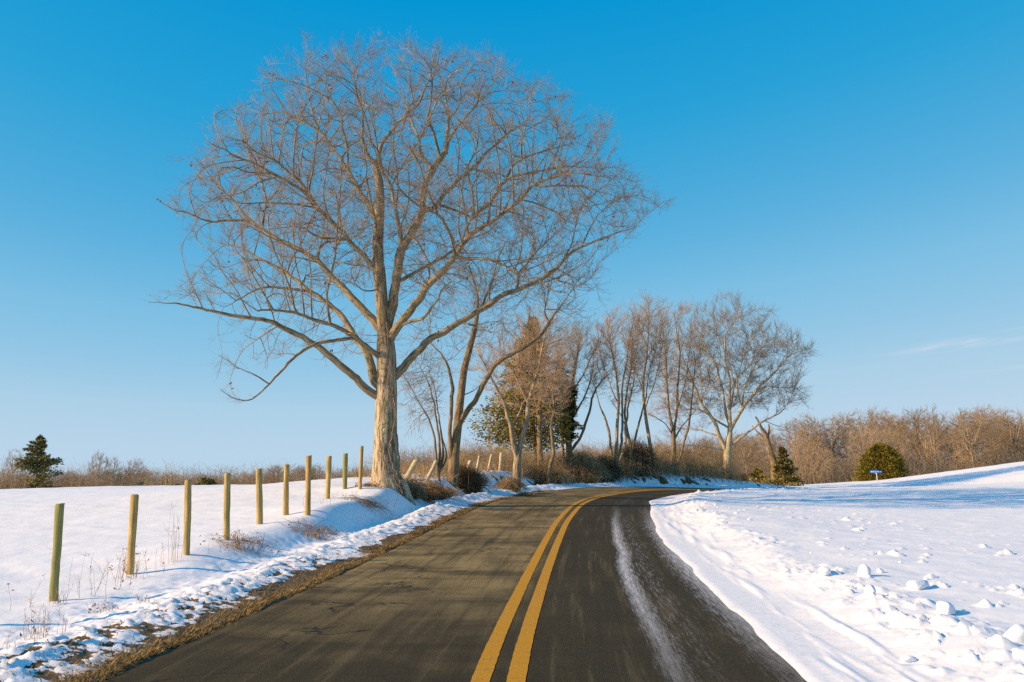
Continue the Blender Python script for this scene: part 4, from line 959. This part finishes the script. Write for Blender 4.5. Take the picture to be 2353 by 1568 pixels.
# brush growing along the road bank under the row of trees
def bank(st0, st1, s0, s1):
    def f(g, n):
        st = g.uniform(st0, st1, n); i = np.clip(np.searchsorted(RS, st), 0, len(RS)-1); s = -g.uniform(s0, s1, n)
        return RP[i, 0]+RN[i, 0]*s, RP[i, 1]+RN[i, 1]*s
    return f
thicket('underbrush', 'tangled dry brush on the bank under the roadside trees', 'stuff', bank(49, 64, 5.4, 10), 5200, 1.7, M['brush'], .009, 54, sub=3, lean=.5)
thicket('underbrush', 'thin dry stems and brambles along the cut bank', 'stuff', bank(36, 49, 5.3, 8.5), 1100, .75, M['brush'], .007, 55, sub=2, lean=.6)
def bush(name, label, px, py, d, r, h, n, m, seed, group=None, rad=.006, cat='bush', leaf=0, sx=1.):
    g = np.random.default_rng(seed); p = at_d(px, py, d); z = gz(p[0], p[1]); root = empty(name, (p[0], p[1], z)); tag(root, label, cat, group)
    a = g.uniform(0, 6.28, n); rr = r*np.sqrt(g.random(n)); hh = h*g.uniform(.4, 1, n)*np.sqrt(np.maximum(.1, 1-(rr/r)**2*.8)); b0 = g.normal(0, r*.28, (n, 2))
    ex = np.stack([np.cos(a)*rr*sx, np.sin(a)*rr], 1); zof = ground(p[0]+ex[:, 0], p[1]+ex[:, 1])-z
    q = [np.stack([b0[:, 0]*sx, b0[:, 1], -.08+0*hh], 1), np.stack([b0[:, 0]*sx+ex[:, 0]*.35, b0[:, 1]+ex[:, 1]*.35, hh*.75], 1), np.stack([ex[:, 0]*.85, ex[:, 1]*.85, hh*1.0+zof*.6], 1), np.stack([ex[:, 0]*1.2, ex[:, 1]*1.2, hh*.75+zof], 1)]
    Q = np.stack(q, 1); Q[:, 1:] += g.normal(0, .05*r+.01, Q[:, 1:].shape); G = Geo(); strips(G, Q, rad*np.array([1, .8, .6, .3])[None]*g.uniform(.6, 1.5, (n, 1)), 3)
    k = 3; S2 = np.concatenate([Q[:, 1]*(1-t)+Q[:, 2]*t for t in (.1, .6, .95)]); D = nrm(g.normal(0, 1, S2.shape)+[0, 0, .4]); L2 = h*g.uniform(.1, .35, len(S2))[:, None]
    strips(G, np.stack([S2, S2+D*L2*.5, S2+nrm(D+g.normal(0, .3, D.shape))*L2], 1), rad*.6*np.array([1, .7, .4])[None]*np.ones((len(S2), 1)), 3)
    link('stems', G.mesh('stems'), root, m)
    if leaf:
        c = Q[g.integers(n, size=leaf), g.integers(1, 4, size=leaf)]+g.normal(0, .06, (leaf, 3)); G = Geo(); leaf_quads(G, c, nrm(g.normal(0, 1, (leaf, 3))), .045, g)
        tag(link('dry_leaves', G.mesh('dry_leaves', False), root, M['leafbrown']), kind='stuff')
    return root
M['darkbrush'] = flat_mat('dark_brush', (.16, .11, .06), .4, 2)
bush('brush_bush', 'dense dark brown bush on the bank right of the forked tree', 1072, 1092, 41, .95, 1.15, 900, M['darkbrush'], 60)
bush('brush_bush', 'brown bush in front of the pale V-shaped tree', 1172, 1106, 43.5, .75, .6, 380, M['brush'], 61, leaf=200)
bush('bramble', 'bramble of dark branches spilling down the bank right of the oak roots', 975, 1112, 34.3, 1.0, .55, 330, M['darkbrush'], 62, rad=.008, cat='bramble', leaf=160, sx=1.3)
bush('bramble', 'low tangle of leafy twigs against the right side of the oak roots', 946, 1118, 33, .5, .6, 260, M['brush'], 63, cat='bramble', leaf=260)
bush('bramble', 'low bramble between the oak and the thin stems on the bank edge', 1015, 1116, 36.5, .8, .45, 240, M['brush'], 64, cat='bramble', leaf=200)
bush('vine_mound', 'dark mound of hanging vines below the tall leaning trunk', 1464, 1094, 62, 1.4, 2.3, 700, M['darkbrush'], 65, rad=.01)
bush('brush_bush', 'large brown bush at the foot of the ivy-covered tree', 1330, 1104, 57, 1.7, 1.9, 900, M['brush'], 66, rad=.01)
bush('brush_bush', 'dark low bush left of the slender pale stems', 1385, 1100, 59, 1.3, 1.5, 600, M['darkbrush'], 67, rad=.01)
bush('brush_bush', 'brown bush at the foot of the straight brown trunk', 1262, 1106, 53, 1.3, 1.1, 520, M['brush'], 68, rad=.009)
bush('brush_bush', 'small dark juniper-like bush right of the far oak trunk', 1704, 1108, 70, .55, .9, 300, M['darkbrush'], 69, rad=.009)
# ------------------------------------------------------------------ fence posts
def postmat(name, c1, c2):
    m, N, L, b = mat(name, .85, .15); v = attr(N, 'bark', 'Vector')
    n1 = noise(N, L, v, 42, 5, .65, (1, 1, .06)); n2 = noise(N, L, v, 5, 3, .5, (1, 1, .4))
    c = mix(N, L, ramp(N, L, n1, [(.3, 0), (.7, 1)]), c1, c2); c = mix(N, L, ramp(N, L, n2, [(.45, 0), (.7, .5)]), c, (.20, .17, .05))
    L.new(c, b.inputs['Base Color']); bump(N, L, b, n1, .006, .9); return m
M['post'] = postmat('post_wood', (.20, .125, .035), (.66, .48, .19)); M['postg'] = postmat('post_wood_green', (.17, .16, .05), (.36, .33, .12)); M['posto'] = postmat('post_wood_orange', (.24, .13, .03), (.62, .42, .16))
M['hay'] = 0
M['postw'] = postmat('post_wood_weathered', (.42, .34, .22), (.66, .56, .40))
def post(label, bx, by, tx, ty, d, r, m, group, seed, sides=14, name='fence_post', slant=.0, cat='fence post'):
    g = np.random.default_rng(seed); b = at_d(bx, by, d); z = gz(b[0], b[1]); t = at_d(tx, ty, d)
    o = empty('x'); bpy.data.objects.remove(o)
    ax = t-np.array([b[0], b[1], z]); Hh = np.linalg.norm(ax); n = 16
    u = np.concatenate([np.linspace(-.35/Hh, .985, n), [1.]]); P = ax[None]*u[:, None]; rr = r*(1+.05*np.sin(np.linspace(0, 7, n+1)+seed)+g.normal(0, .012, n+1)); rr[-1] *= .93; P[1:-1, :2] += np.cumsum(g.normal(0, .0025, (n-1, 2)), 0)
    a = np.arange(sides)*2*math.pi/sides; oval = 1+.05*np.cos(2*a+seed)+g.normal(0, .015, sides)
    V = P[:, None]+rr[:, None, None]*oval[None, :, None]*np.stack([np.cos(a), np.sin(a), 0*a], -1)[None]
    V[-1, :, 2] += slant*np.cos(a)*r+g.normal(0, .002, sides); V[-2, :, 2] += slant*np.cos(a)*r
    B = np.stack([rr[:, None]*np.cos(a)+seed, rr[:, None]*np.sin(a), np.repeat((u*Hh)[:, None], sides, 1)], -1)
    G = Geo(); i = np.arange(n)[:, None]*sides; q = np.arange(sides)[None]; q2 = (q+1) % sides
    G.add(V.reshape(-1, 3), np.stack([i+q, i+q2, i+sides+q2, i+sides+q], -1).reshape(-1, 4), B.reshape(-1, 3))
    capc = V[-1].mean(0)[None]; CV = np.vstack([V[-1], capc]); G.add(CV, np.array([[k, (k+1) % sides, sides] for k in range(sides)]), np.vstack([B[-1]*3, B[-1].mean(0)[None]]))
    o = link(name, G.mesh(name), None, M[m]); o.location = (b[0], b[1], z); tag(o, label, cat, group)
    me = o.data; sm_ = np.ones(len(me.polygons), bool); sm_[-sides:] = False; me.polygons.foreach_set('use_smooth', sm_)
    return o
GP = 'new wooden fence posts along the left snow field'
PB = [(123, 1383, 12.84), (299, 1320, 15.7), (428, 1275, 16.9), (521, 1238, 18.98), (597, 1206, 22.16), (656, 1186, 23.98), (708, 1168, 23.6), (752, 1147, 28.7), (791, 1132, 31.), (828, 1117, 30.8)]
PT = [(139, 1157), (310, 1136), (431.5, 1103), (524, 1087), (596.5, 1077), (658.5, 1067), (711, 1047), (756.5, 1048), (793.5, 1042), (832, 1025)]
PD = [(19.5, 'postg', 'nearest thick fence post, greenish tan, at the left edge of the field'), (18, 'post', 'plain tan fence post leaning right, second from the left'), (16, 'post', 'tall yellowish fence post with a dark knot, third from the left'),
      (14, 'post', 'slim tan fence post, fourth from the left'), (14, 'post', 'tan fence post beside a tangle of twigs, fifth from the left'), (12.3, 'post', 'slim pale fence post between the tangle of twigs and the tall dark-topped post'),
      (12.6, 'posto', 'tall orange-brown fence post, seventh from the left'), (11.8, 'post', 'short tan fence post leaning right, third from the big oak'), (11.2, 'postg', 'green-stained fence post, second from the big oak'), (8.6, 'posto', 'tall slim orange fence post nearest the big oak')]
for dz, yy in ((-6.05, 10.7), (-6.15, 8.7), (-6.2, 6.6)):   # the fence runs on towards the camera
    a_ = (dz/yy)*FX/K+512/K; post('fence post standing just outside the left edge of the picture', a_, 1500, a_, 1500-1.18*FX/yy/K+(1500-at_d(a_, 0, yy)[2]*0)*0, yy, .057, 'post', GP, int(yy))
for i in range(10):
    w, mm, lb = PD[i]; d = PB[i][2]; post(lb, PB[i][0], PB[i][1], PT[i][0], PT[i][1], d, w*K*d/FX/2, mm, GP, i+1, slant=(.1, -.05, .12, 0)[i % 4])
GO = 'old grey fence posts behind the row of trees'
for bx, by, tx, ty, d, r, lb, gid in [
    (931, 1094, 958, 1056, 37.5, .115, 'thick old post tilted far right beside the oak trunk', 1), (980, 1100, 1003, 1058, 37.5, .075, 'slanting old post behind the thin drooping stems', 1), (1066, 1088, 1083, 1058, 43, .12, 'short broken post tilted right beside the dark bush', 1),
    (1092, 1089, 1102, 1047, 45, .07, 'pale old post, leftmost of the three beside the pale V-shaped tree', 1), (1121, 1088, 1130, 1044, 48, .07, 'pale old post, middle one of the three left of the pale V-shaped tree', 1), (1150, 1086, 1153, 1040, 50, .09, 'upright pale post nearest to the pale V-shaped tree', 1),
    (1212, 1090, 1222, 1058, 56, .06, 'thin leaning post between the pale tree and the straight brown trunk', 1), (1521, 1092, 1521, 1064, 67, .07, 'pale post between the leaning trunk and the many-stemmed tree', 1),
    (1577, 1094, 1576, 1068, 68, .09, 'pale post just right of the many-stemmed tree', 1), (1600, 1096, 1600, 1072, 69, .07, 'thin grey post, second right of the many-stemmed tree', 1), (1619, 1097, 1618, 1075, 70, .07, 'thin grey post, third right of the many-stemmed tree', 1),
    (1641, 1100, 1640, 1082, 71, .06, 'dark short post just left of the far oak trunk', 1)]:
    post(lb, bx, by, tx, ty, d, r, 'postw', GO, int(bx), 8, cat='old fence post')
post('short pale post at the field edge right of the far oak', 1738-13, 1122, 1724, 1108, 79, .09, 'postw', None, 3, 8, cat='old fence post')
# ------------------------------------------------------------------ street sign and white marker
def simple(name, col, rough=.5, metal=0.):
    m, N, L, b = mat(name, rough, .4); g = N.new('ShaderNodeNewGeometry').outputs['Position']; n = noise(N, L, g, 12, 3)
    L.new(mix(N, L, n, tuple(c*.85 for c in col), col), b.inputs['Base Color']); b.inputs['Metallic'].default_value = metal; return m
M['galv'] = simple('galvanised_steel', (.55, .56, .58), .45, .3); M['signblue'] = simple('sign_blue', (.02, .24, .8), .4); M['white'] = simple('sign_white', (.8, .8, .8), .4)
def box(G, c, s):
    c = np.array(c); s = np.array(s)/2; V = np.array([[x, y, z] for x in (-1, 1) for y in (-1, 1) for z in (-1, 1)])*s+c
    G.add(V, [[0, 1, 3, 2], [4, 6, 7, 5], [0, 4, 5, 1], [2, 3, 7, 6], [0, 2, 6, 4], [1, 5, 7, 3]])
p = at_d(2017, 1110, 88); tp = at_d(2015, 1086, 88); z = gz(p[0], p[1]); H = tp[2]-z
sg = empty('street_sign', (p[0], p[1], z)); tag(sg, 'small blue street name sign on a grey pole before the round evergreen', 'street sign')
G = Geo(); strips(G, np.array([[(0, 0, -.4), (-.04, 0, H*.5), (-.08, 0, H-.02)]]), np.array([[.045, .045, .045]]), 10); link('pole', G.mesh('pole'), sg, M['galv'])
G = Geo(); box(G, (-.08, 0, H+.08), (1.0, .03, .2)); pl = link('sign_plate', G.mesh('sign_plate', False), sg, M['signblue'])
G = Geo(); box(G, (-.08, 0, H-.05), (.16, .08, .08)); link('bracket', G.mesh('bracket', False), sg, M['galv'])
G = Geo(); xx = -.52
for wdt in (.07, .05, .08, .06, 0, .06, .05, .07, .08, 0, .07, .05):   # the blurred pale lettering of the name
    if wdt: box(G, (xx+wdt/2, -.019, H+.08), (wdt*.62, .004, .075))
    xx += (wdt or .05)+.012
link('lettering', G.mesh('lettering', False), pl, M['white'])
p = at_d(1741, 1120, 80); z = gz(p[0], p[1]); G = Geo(); box(G, (0, 0, .35), (.22, .16, .9)); box(G, (0, 0, .83), (.30, .24, .07)); box(G, (.32, .02, .42), (.3, .2, .16))
o = link('utility_marker', G.mesh('utility_marker', False), None, M['white']); o.location = (p[0], p[1], z-.1); tag(o, 'tiny white box marker at the edge of the snow field by the broken snag', 'marker')
# ------------------------------------------------------------------ verge straw, weeds
def straw(n, seed):
    g = np.random.default_rng(seed); st = 3+44*g.random(n)**1.5; i = np.clip(np.searchsorted(RS, st), 0, len(RS)-1)
    s = -(3.02+np.abs(g.normal(0, .17, n))+.08*np.sin(st*1.7)); far = g.random(n) < .10; s[far] -= g.uniform(.1, 1.0, far.sum())
    x = RP[i, 0]+RN[i, 0]*s+RT[i, 0]*g.uniform(0, .35, n); y = RP[i, 1]+RN[i, 1]*s+RT[i, 1]*g.uniform(0, .35, n); z = ground(x, y)-.005
    a = g.uniform(0, 6.28, n); Ln = g.uniform(.03, .11, n); el = g.uniform(.05, .75, n)
    d = np.stack([np.cos(a)*np.cos(el), np.sin(a)*np.cos(el), np.sin(el)], 1)*Ln[:, None]; w = np.stack([-np.sin(a), np.cos(a), 0*a], 1)*g.uniform(.002, .005, n)[:, None]
    S = np.stack([x, y, z+.012], 1); m1 = S+d*.55; e = S+d*1.0; e[:, 2] -= .3*Ln*g.random(n)
    V = np.stack([S-w, S+w, m1+w*.8, m1-w*.8, e], 1).reshape(-1, 3); q = np.arange(n)[:, None]*5
    G = Geo(); G.add(V, (q+np.array([[0, 1, 2, 3]])).reshape(-1, 4)); G.F.setdefault(3, []).append((q+np.array([[3, 2, 4]])).reshape(-1, 3))
    return tag(link('verge_grass', G.mesh('verge_grass', False), None, M['straw']), 'flattened dry brown grass along the left edge of the asphalt', kind='stuff')
straw(52000, 70)
def weed(label, px, py, d, h, n, seed, spread=.08, lean=.18, leaf=10, rad=.0028, group='dry weeds poking out of the snow by the fence'):
    g = np.random.default_rng(seed); p = at_d(px, py, d); z = gz(p[0], p[1]); root = empty('dry_weed', (p[0], p[1], z)); tag(root, label, 'weed', group)
    b = g.normal(0, spread, (n, 2)); hh = h*g.uniform(.45, 1.05, n); a = g.uniform(0, 6.28, n); l = hh*np.abs(g.normal(0, lean, n)); G = Geo()
    Q = np.stack([np.stack([b[:, 0]+np.cos(a)*l*t**1.5+g.normal(0, .01, n), b[:, 1]+np.sin(a)*l*t**1.5+g.normal(0, .01, n), -.04+(hh+.04)*t], 1) for t in (0, .35, .7, 1)], 1)
    strips(G, Q, rad*np.array([1, .8, .6, .4])[None]*g.uniform(.7, 1.3, (n, 1)), 3)
    k = 3*n; j = g.integers(n, size=k); t = g.uniform(.3, .95, k)*3; i0 = np.minimum(t.astype(int), 2); f = (t-i0)[:, None]; S = Q[j, i0]*(1-f)+Q[j, i0+1]*f
    D = nrm(g.normal(0, 1, (k, 3))+[0, 0, .9])*(h*g.uniform(.06, .25, k))[:, None]; strips(G, np.stack([S, S+D*.5, S+D+[0, 0, .01]], 1), rad*.6*np.array([1, .8, .5])[None]*np.ones((k, 1)), 3)
    link('stems', G.mesh('stems'), root, M['weed'])
    if leaf:
        c = Q[g.integers(n, size=leaf), g.integers(0, 4, size=leaf)]+g.normal(0, .015, (leaf, 3)); c[:, 2] = np.abs(c[:, 2]); G = Geo(); leaf_quads(G, c, nrm(g.normal(0, 1, (leaf, 3))), .028, g)
        link('dry_leaves', G.mesh('dry_leaves', False), root, M['leafbrown'])
for a in [('tall wispy stems left of the third fence post', 400, 1285, 16.4, .95, 9, 1, .1, .1, 6), ('bushy brown weed around the foot of the second fence post', 295, 1322, 15.2, .5, 16, 2, .14, .4, 40), ('sparse upright stems between the first two fence posts', 205, 1365, 13.2, .62, 9, 3, .22, .2, 8),
          ('leafy broken weed stem in front of the second fence post', 282, 1345, 13.9, .42, 5, 4, .04, .3, 16), ('clump of stubbly dry stalks low on the near left slope', 108, 1492, 9.9, .3, 22, 5, .12, .25, 14), ('thin curled weed at the left edge below the first post', 52, 1402, 12.2, .35, 4, 6, .05, .5, 12),
          ('small dry tuft at the foot of the first fence post', 143, 1385, 12.5, .2, 12, 7, .06, .5, 20), ('low straw tuft on the snow below the second fence post', 245, 1410, 11.9, .12, 14, 8, .09, .8, 24), ('faint upright stems right of the second fence post', 340, 1312, 15.6, .42, 8, 9, .25, .15, 4),
          ('straggling twigs between the first fence post and the frame edge', 20, 1540, 9.0, .22, 6, 10, .15, .8, 4), ('short dry stalks on the snow below the third post', 322, 1408, 12.2, .14, 9, 11, .1, .3, 4), ('thin reddish stem left of the fourth fence post', 500, 1262, 17.4, .35, 5, 12, .15, .2, 3),
          ('small leafy weed between the sixth and seventh fence posts', 690, 1196, 21.5, .35, 8, 13, .15, .3, 14), ('dry stalks on the snow left of the eighth post', 740, 1165, 25, .3, 7, 14, .2, .3, 8), ('brown weeds on the slope below the ninth post', 800, 1150, 27, .3, 10, 15, .3, .4, 14),
          ('scattered stalks on the shaded snow below the oak', 905, 1195, 24.5, .35, 10, 16, .5, .25, 6), ('reddish stalks on the shaded bank right of the oak', 960, 1180, 27.5, .45, 9, 17, .35, .2, 6), ('dark twig lying on the blue shaded bank', 868, 1165, 26, .22, 6, 18, .25, 1., 10)]:
    weed(*a[:6], a[6], a[7], a[8], a[9])
GT = 'tangles of dry twigs at the fence'
bush('twig_tangle', 'brown tangle of bent twigs left of the fifth fence post', 558, 1236, 18.2, .55, .38, 80, M['weed'], 71, GT, .0035, 'twigs', 50, 1.2)
bush('twig_tangle', 'sprawling tangle of bare twigs right of the seventh fence post', 722, 1196, 21.6, .6, .35, 80, M['weed'], 72, GT, .004, 'twigs', 30, 1.2)
bush('twig_tangle', 'flat tangle of dark twigs on the slope right of the last fence posts', 838, 1150, 27.5, .7, .2, 60, M['darkbrush'], 73, GT, .005, 'twigs', 40, 1.2)
# ------------------------------------------------------------------ snow chunks thrown by the plough
snowm, N, L, b = mat('snow_chunk', .75, .25); g_ = N.new('ShaderNodeNewGeometry').outputs['Position']; nf = noise(N, L, g_, 14, 5, .65)
L.new(mix(N, L, nf, (.78, .78, .82), (.87, .87, .89)), b.inputs['Base Color']); bump(N, L, b, nf, .015, .7)
import bmesh
def chunk(label, x, y, s, seed, group=None):
    bm = bmesh.new(); bmesh.ops.create_icosphere(bm, subdivisions=3, radius=1); g = np.random.default_rng(seed); V = np.array([v.co[:] for v in bm.verts])
    k = nrm(g.normal(0, 1, (6, 3))); off = g.uniform(.55, .9, 6)
    for q in range(6):
        dd = V@k[q]-off[q]; V = V-np.maximum(dd, 0)[:, None]*k[q]*.85
    nz = fbm(V[:, 0]*1.7+seed*3, V[:, 1]*1.7+V[:, 2]*1.3, seed, 3)*.14+fbm(V[:, 0]*5+seed, V[:, 2]*5+V[:, 1]*4, seed+9, 3)*.07; V = V*(1+nz)[:, None]*np.array(s)*.85
    for v, c in zip(bm.verts, V): v.co = c
    for f in bm.faces: f.smooth = True
    me = bpy.data.meshes.new('snow_chunk'); bm.to_mesh(me); bm.free(); o = link('snow_chunk', me, None, snowm); o.location = (x, y, gz(x, y)+s[2]*.35); o.rotation_euler = (0, 0, g.uniform(0, 6.28)); tag(o, label, 'snow chunk', group); return o
def px_ground(px, py):
    D = np.arange(5.5, 60, .04); P = np.array([at_d(px, py, d) for d in D]); k = np.nonzero(P[:, 2] < ground(P[:, 0], P[:, 1]))[0]
    return P[k[0]] if len(k) else P[-1]
for lb, px, py, s in [('upright block of snow standing alone on the right field', 1987, 1324, (.10, .09, .13)), ('large rounded snow lump, the biggest on the right field', 2110, 1352, (.21, .15, .10)), ('snow lump just left of the upright block on the bank crest', 1895, 1318, (.12, .1, .07)),
                      ('small white lump on the crest below the upright block', 2000, 1366, (.09, .08, .06)), ('snow boulder at the right edge of the picture on the crest', 2340, 1475, (.13, .12, .12)), ('craggy snow lump on the crest left of the right-edge boulder', 2170, 1410, (.17, .12, .10)),
                      ('flat snow slab lying low on the plough bank', 2085, 1522, (.12, .08, .04)), ('little snow lump behind the upright block', 2023, 1316, (.08, .06, .05))]:
    p = px_ground(px, py); chunk(lb, p[0], p[1], s, int(px), None)
g = np.random.default_rng(77)
for i in range(30):
    st = 8+g.random()**1.4*34; k = int(np.clip(np.searchsorted(RS, st), 0, len(RS)-1)); s = 3.9+abs(g.normal(0, 1.1))+.2
    sz = g.uniform(.018, .05); chunk('small lump of ploughed snow scattered along the right bank', RP[k, 0]+RN[k, 0]*s, RP[k, 1]+RN[k, 1]*s, (sz*g.uniform(.9, 1.5), sz, sz*g.uniform(.5, .9)), 200+i, 'small lumps of ploughed snow')
# hay-like clod on the far snow edge, and orange twig pile at the oak foot
bush('grass_clod', 'brown clod of dead grass on the far snowy roadside', 1213, 1122, 41.5, .42, .2, 260, M['straw'], 74, None, .005, 'grass clod')
bush('leaf_pile', 'small heap of orange leaves at the left foot of the oak', 845, 1123, 31.3, .3, .1, 60, M['weed'], 75, None, .004, 'leaves', 160, 1.6)
SUN_E = 4.9; SUN_C = (1., .68, .38); EXPO = .47
# ------------------------------------------------------------------ camera, sun, sky
cam = bpy.data.cameras.new('camera'); co = bpy.data.objects.new('camera', cam); C.objects.link(co)
cam.sensor_width = 36; cam.lens = 35.0; cam.clip_end = 6000; cam.clip_start = .05
co.location = (0, 0, HC); co.rotation_euler = (math.pi/2+PIT, 0, 0); sc.camera = co
AZ = 17.; EL = 22.5
sun = bpy.data.lights.new('sun', 'SUN'); so = bpy.data.objects.new('sun', sun); C.objects.link(so)
d = Vector((math.cos(R(EL))*math.cos(R(AZ)), math.cos(R(EL))*math.sin(R(AZ)), -math.sin(R(EL))))
so.rotation_euler = d.to_track_quat('-Z', 'Y').to_euler()
sun.energy = SUN_E; sun.angle = R(.55); sun.color = SUN_C
w = bpy.data.worlds.new('World'); sc.world = w; w.use_nodes = True
N = w.node_tree.nodes; L = w.node_tree.links; bg = N['Background']
sky = N.new('ShaderNodeTexSky'); sky.sky_type = 'NISHITA'; sky.sun_disc = False
sky.sun_elevation = R(EL); sky.sun_rotation = R(270-AZ); sky.air_density = 1; sky.dust_density = .3; sky.ozone_density = 2
sep = N.new('ShaderNodeSeparateColor'); L.new(sky.outputs[0], sep.inputs[0])
f = mth(N, L, 'MULTIPLY', sep.outputs[0], .1)
lin = lambda c: tuple(((v/255+.055)/1.055)**2.4 if v > 10 else v/255/12.92 for v in c)
sc_ = ramp(N, L, f, [(.06, lin((18, 134, 200))), (.096, lin((0, 148, 211))), (.13, lin((42, 161, 215))), (.18, lin((89, 175, 221))), (.24, lin((126, 191, 227))),
    (.40, lin((172, 208, 231))), (.55, lin((188, 213, 233))), (.75, lin((206, 217, 228))), (1., (2.6, 2.3, 2.0))])
# thin cirrus streaks low in the sky, towards the right
tc = N.new('ShaderNodeTexCoord').outputs['Generated']
sx = N.new('ShaderNodeSeparateXYZ'); L.new(tc, sx.inputs[0])
az = mth(N, L, 'ARCTAN2', sx.outputs[0], sx.outputs[1]); el = mth(N, L, 'ARCSINE', sx.outputs[2])
cx = N.new('ShaderNodeCombineXYZ'); L.new(mth(N, L, 'MULTIPLY', az, 14), cx.inputs[0])
L.new(mth(N, L, 'MULTIPLY', mth(N, L, 'SUBTRACT', el, mth(N, L, 'MULTIPLY', az, .12)), 150), cx.inputs[1])
cn = noise(N, L, cx.outputs[0], 1., 5, .6)
def streak(az0, az1, e0, sl, w):
    m1 = ramp(N, L, mth(N, L, 'DIVIDE', mth(N, L, 'SUBTRACT', az, az0), az1-az0), [(0, 0), (.25, .8), (.9, 1), (1, .5)])
    d = mth(N, L, 'ABSOLUTE', mth(N, L, 'SUBTRACT', el, mth(N, L, 'ADD', mth(N, L, 'MULTIPLY', mth(N, L, 'SUBTRACT', az, az0), sl), e0)))
    return mth(N, L, 'MULTIPLY', m1, ramp(N, L, mth(N, L, 'DIVIDE', d, w), [(0, 1), (1, 0)]))
cl = mth(N, L, 'MAXIMUM', streak(.345, .62, .113, .115, .0075), mth(N, L, 'MULTIPLY', streak(.40, .60, .0905, .10, .005), .5))
cl = mth(N, L, 'MULTIPLY', cl, ramp(N, L, cn, [(.42, 0), (.66, .75)]))
scol = mix(N, L, cl, sc_, (.78, .78, .84))
vm = N.new('ShaderNodeVectorMath'); vm.operation = 'SCALE'; vm.inputs['Scale'].default_value = 10
L.new(scol, vm.inputs[0]); L.new(vm.outputs[0], bg.inputs[0]); bg.inputs[1].default_value = .1/2**EXPO
sc.view_settings.view_transform = 'Standard'; sc.view_settings.look = 'None'; sc.view_settings.exposure = EXPO; sc.view_settings.gamma = 1
sc.cycles.max_bounces = 5; sc.cycles.diffuse_bounces = 3; sc.cycles.glossy_bounces = 2
sc.cycles.use_denoising = False
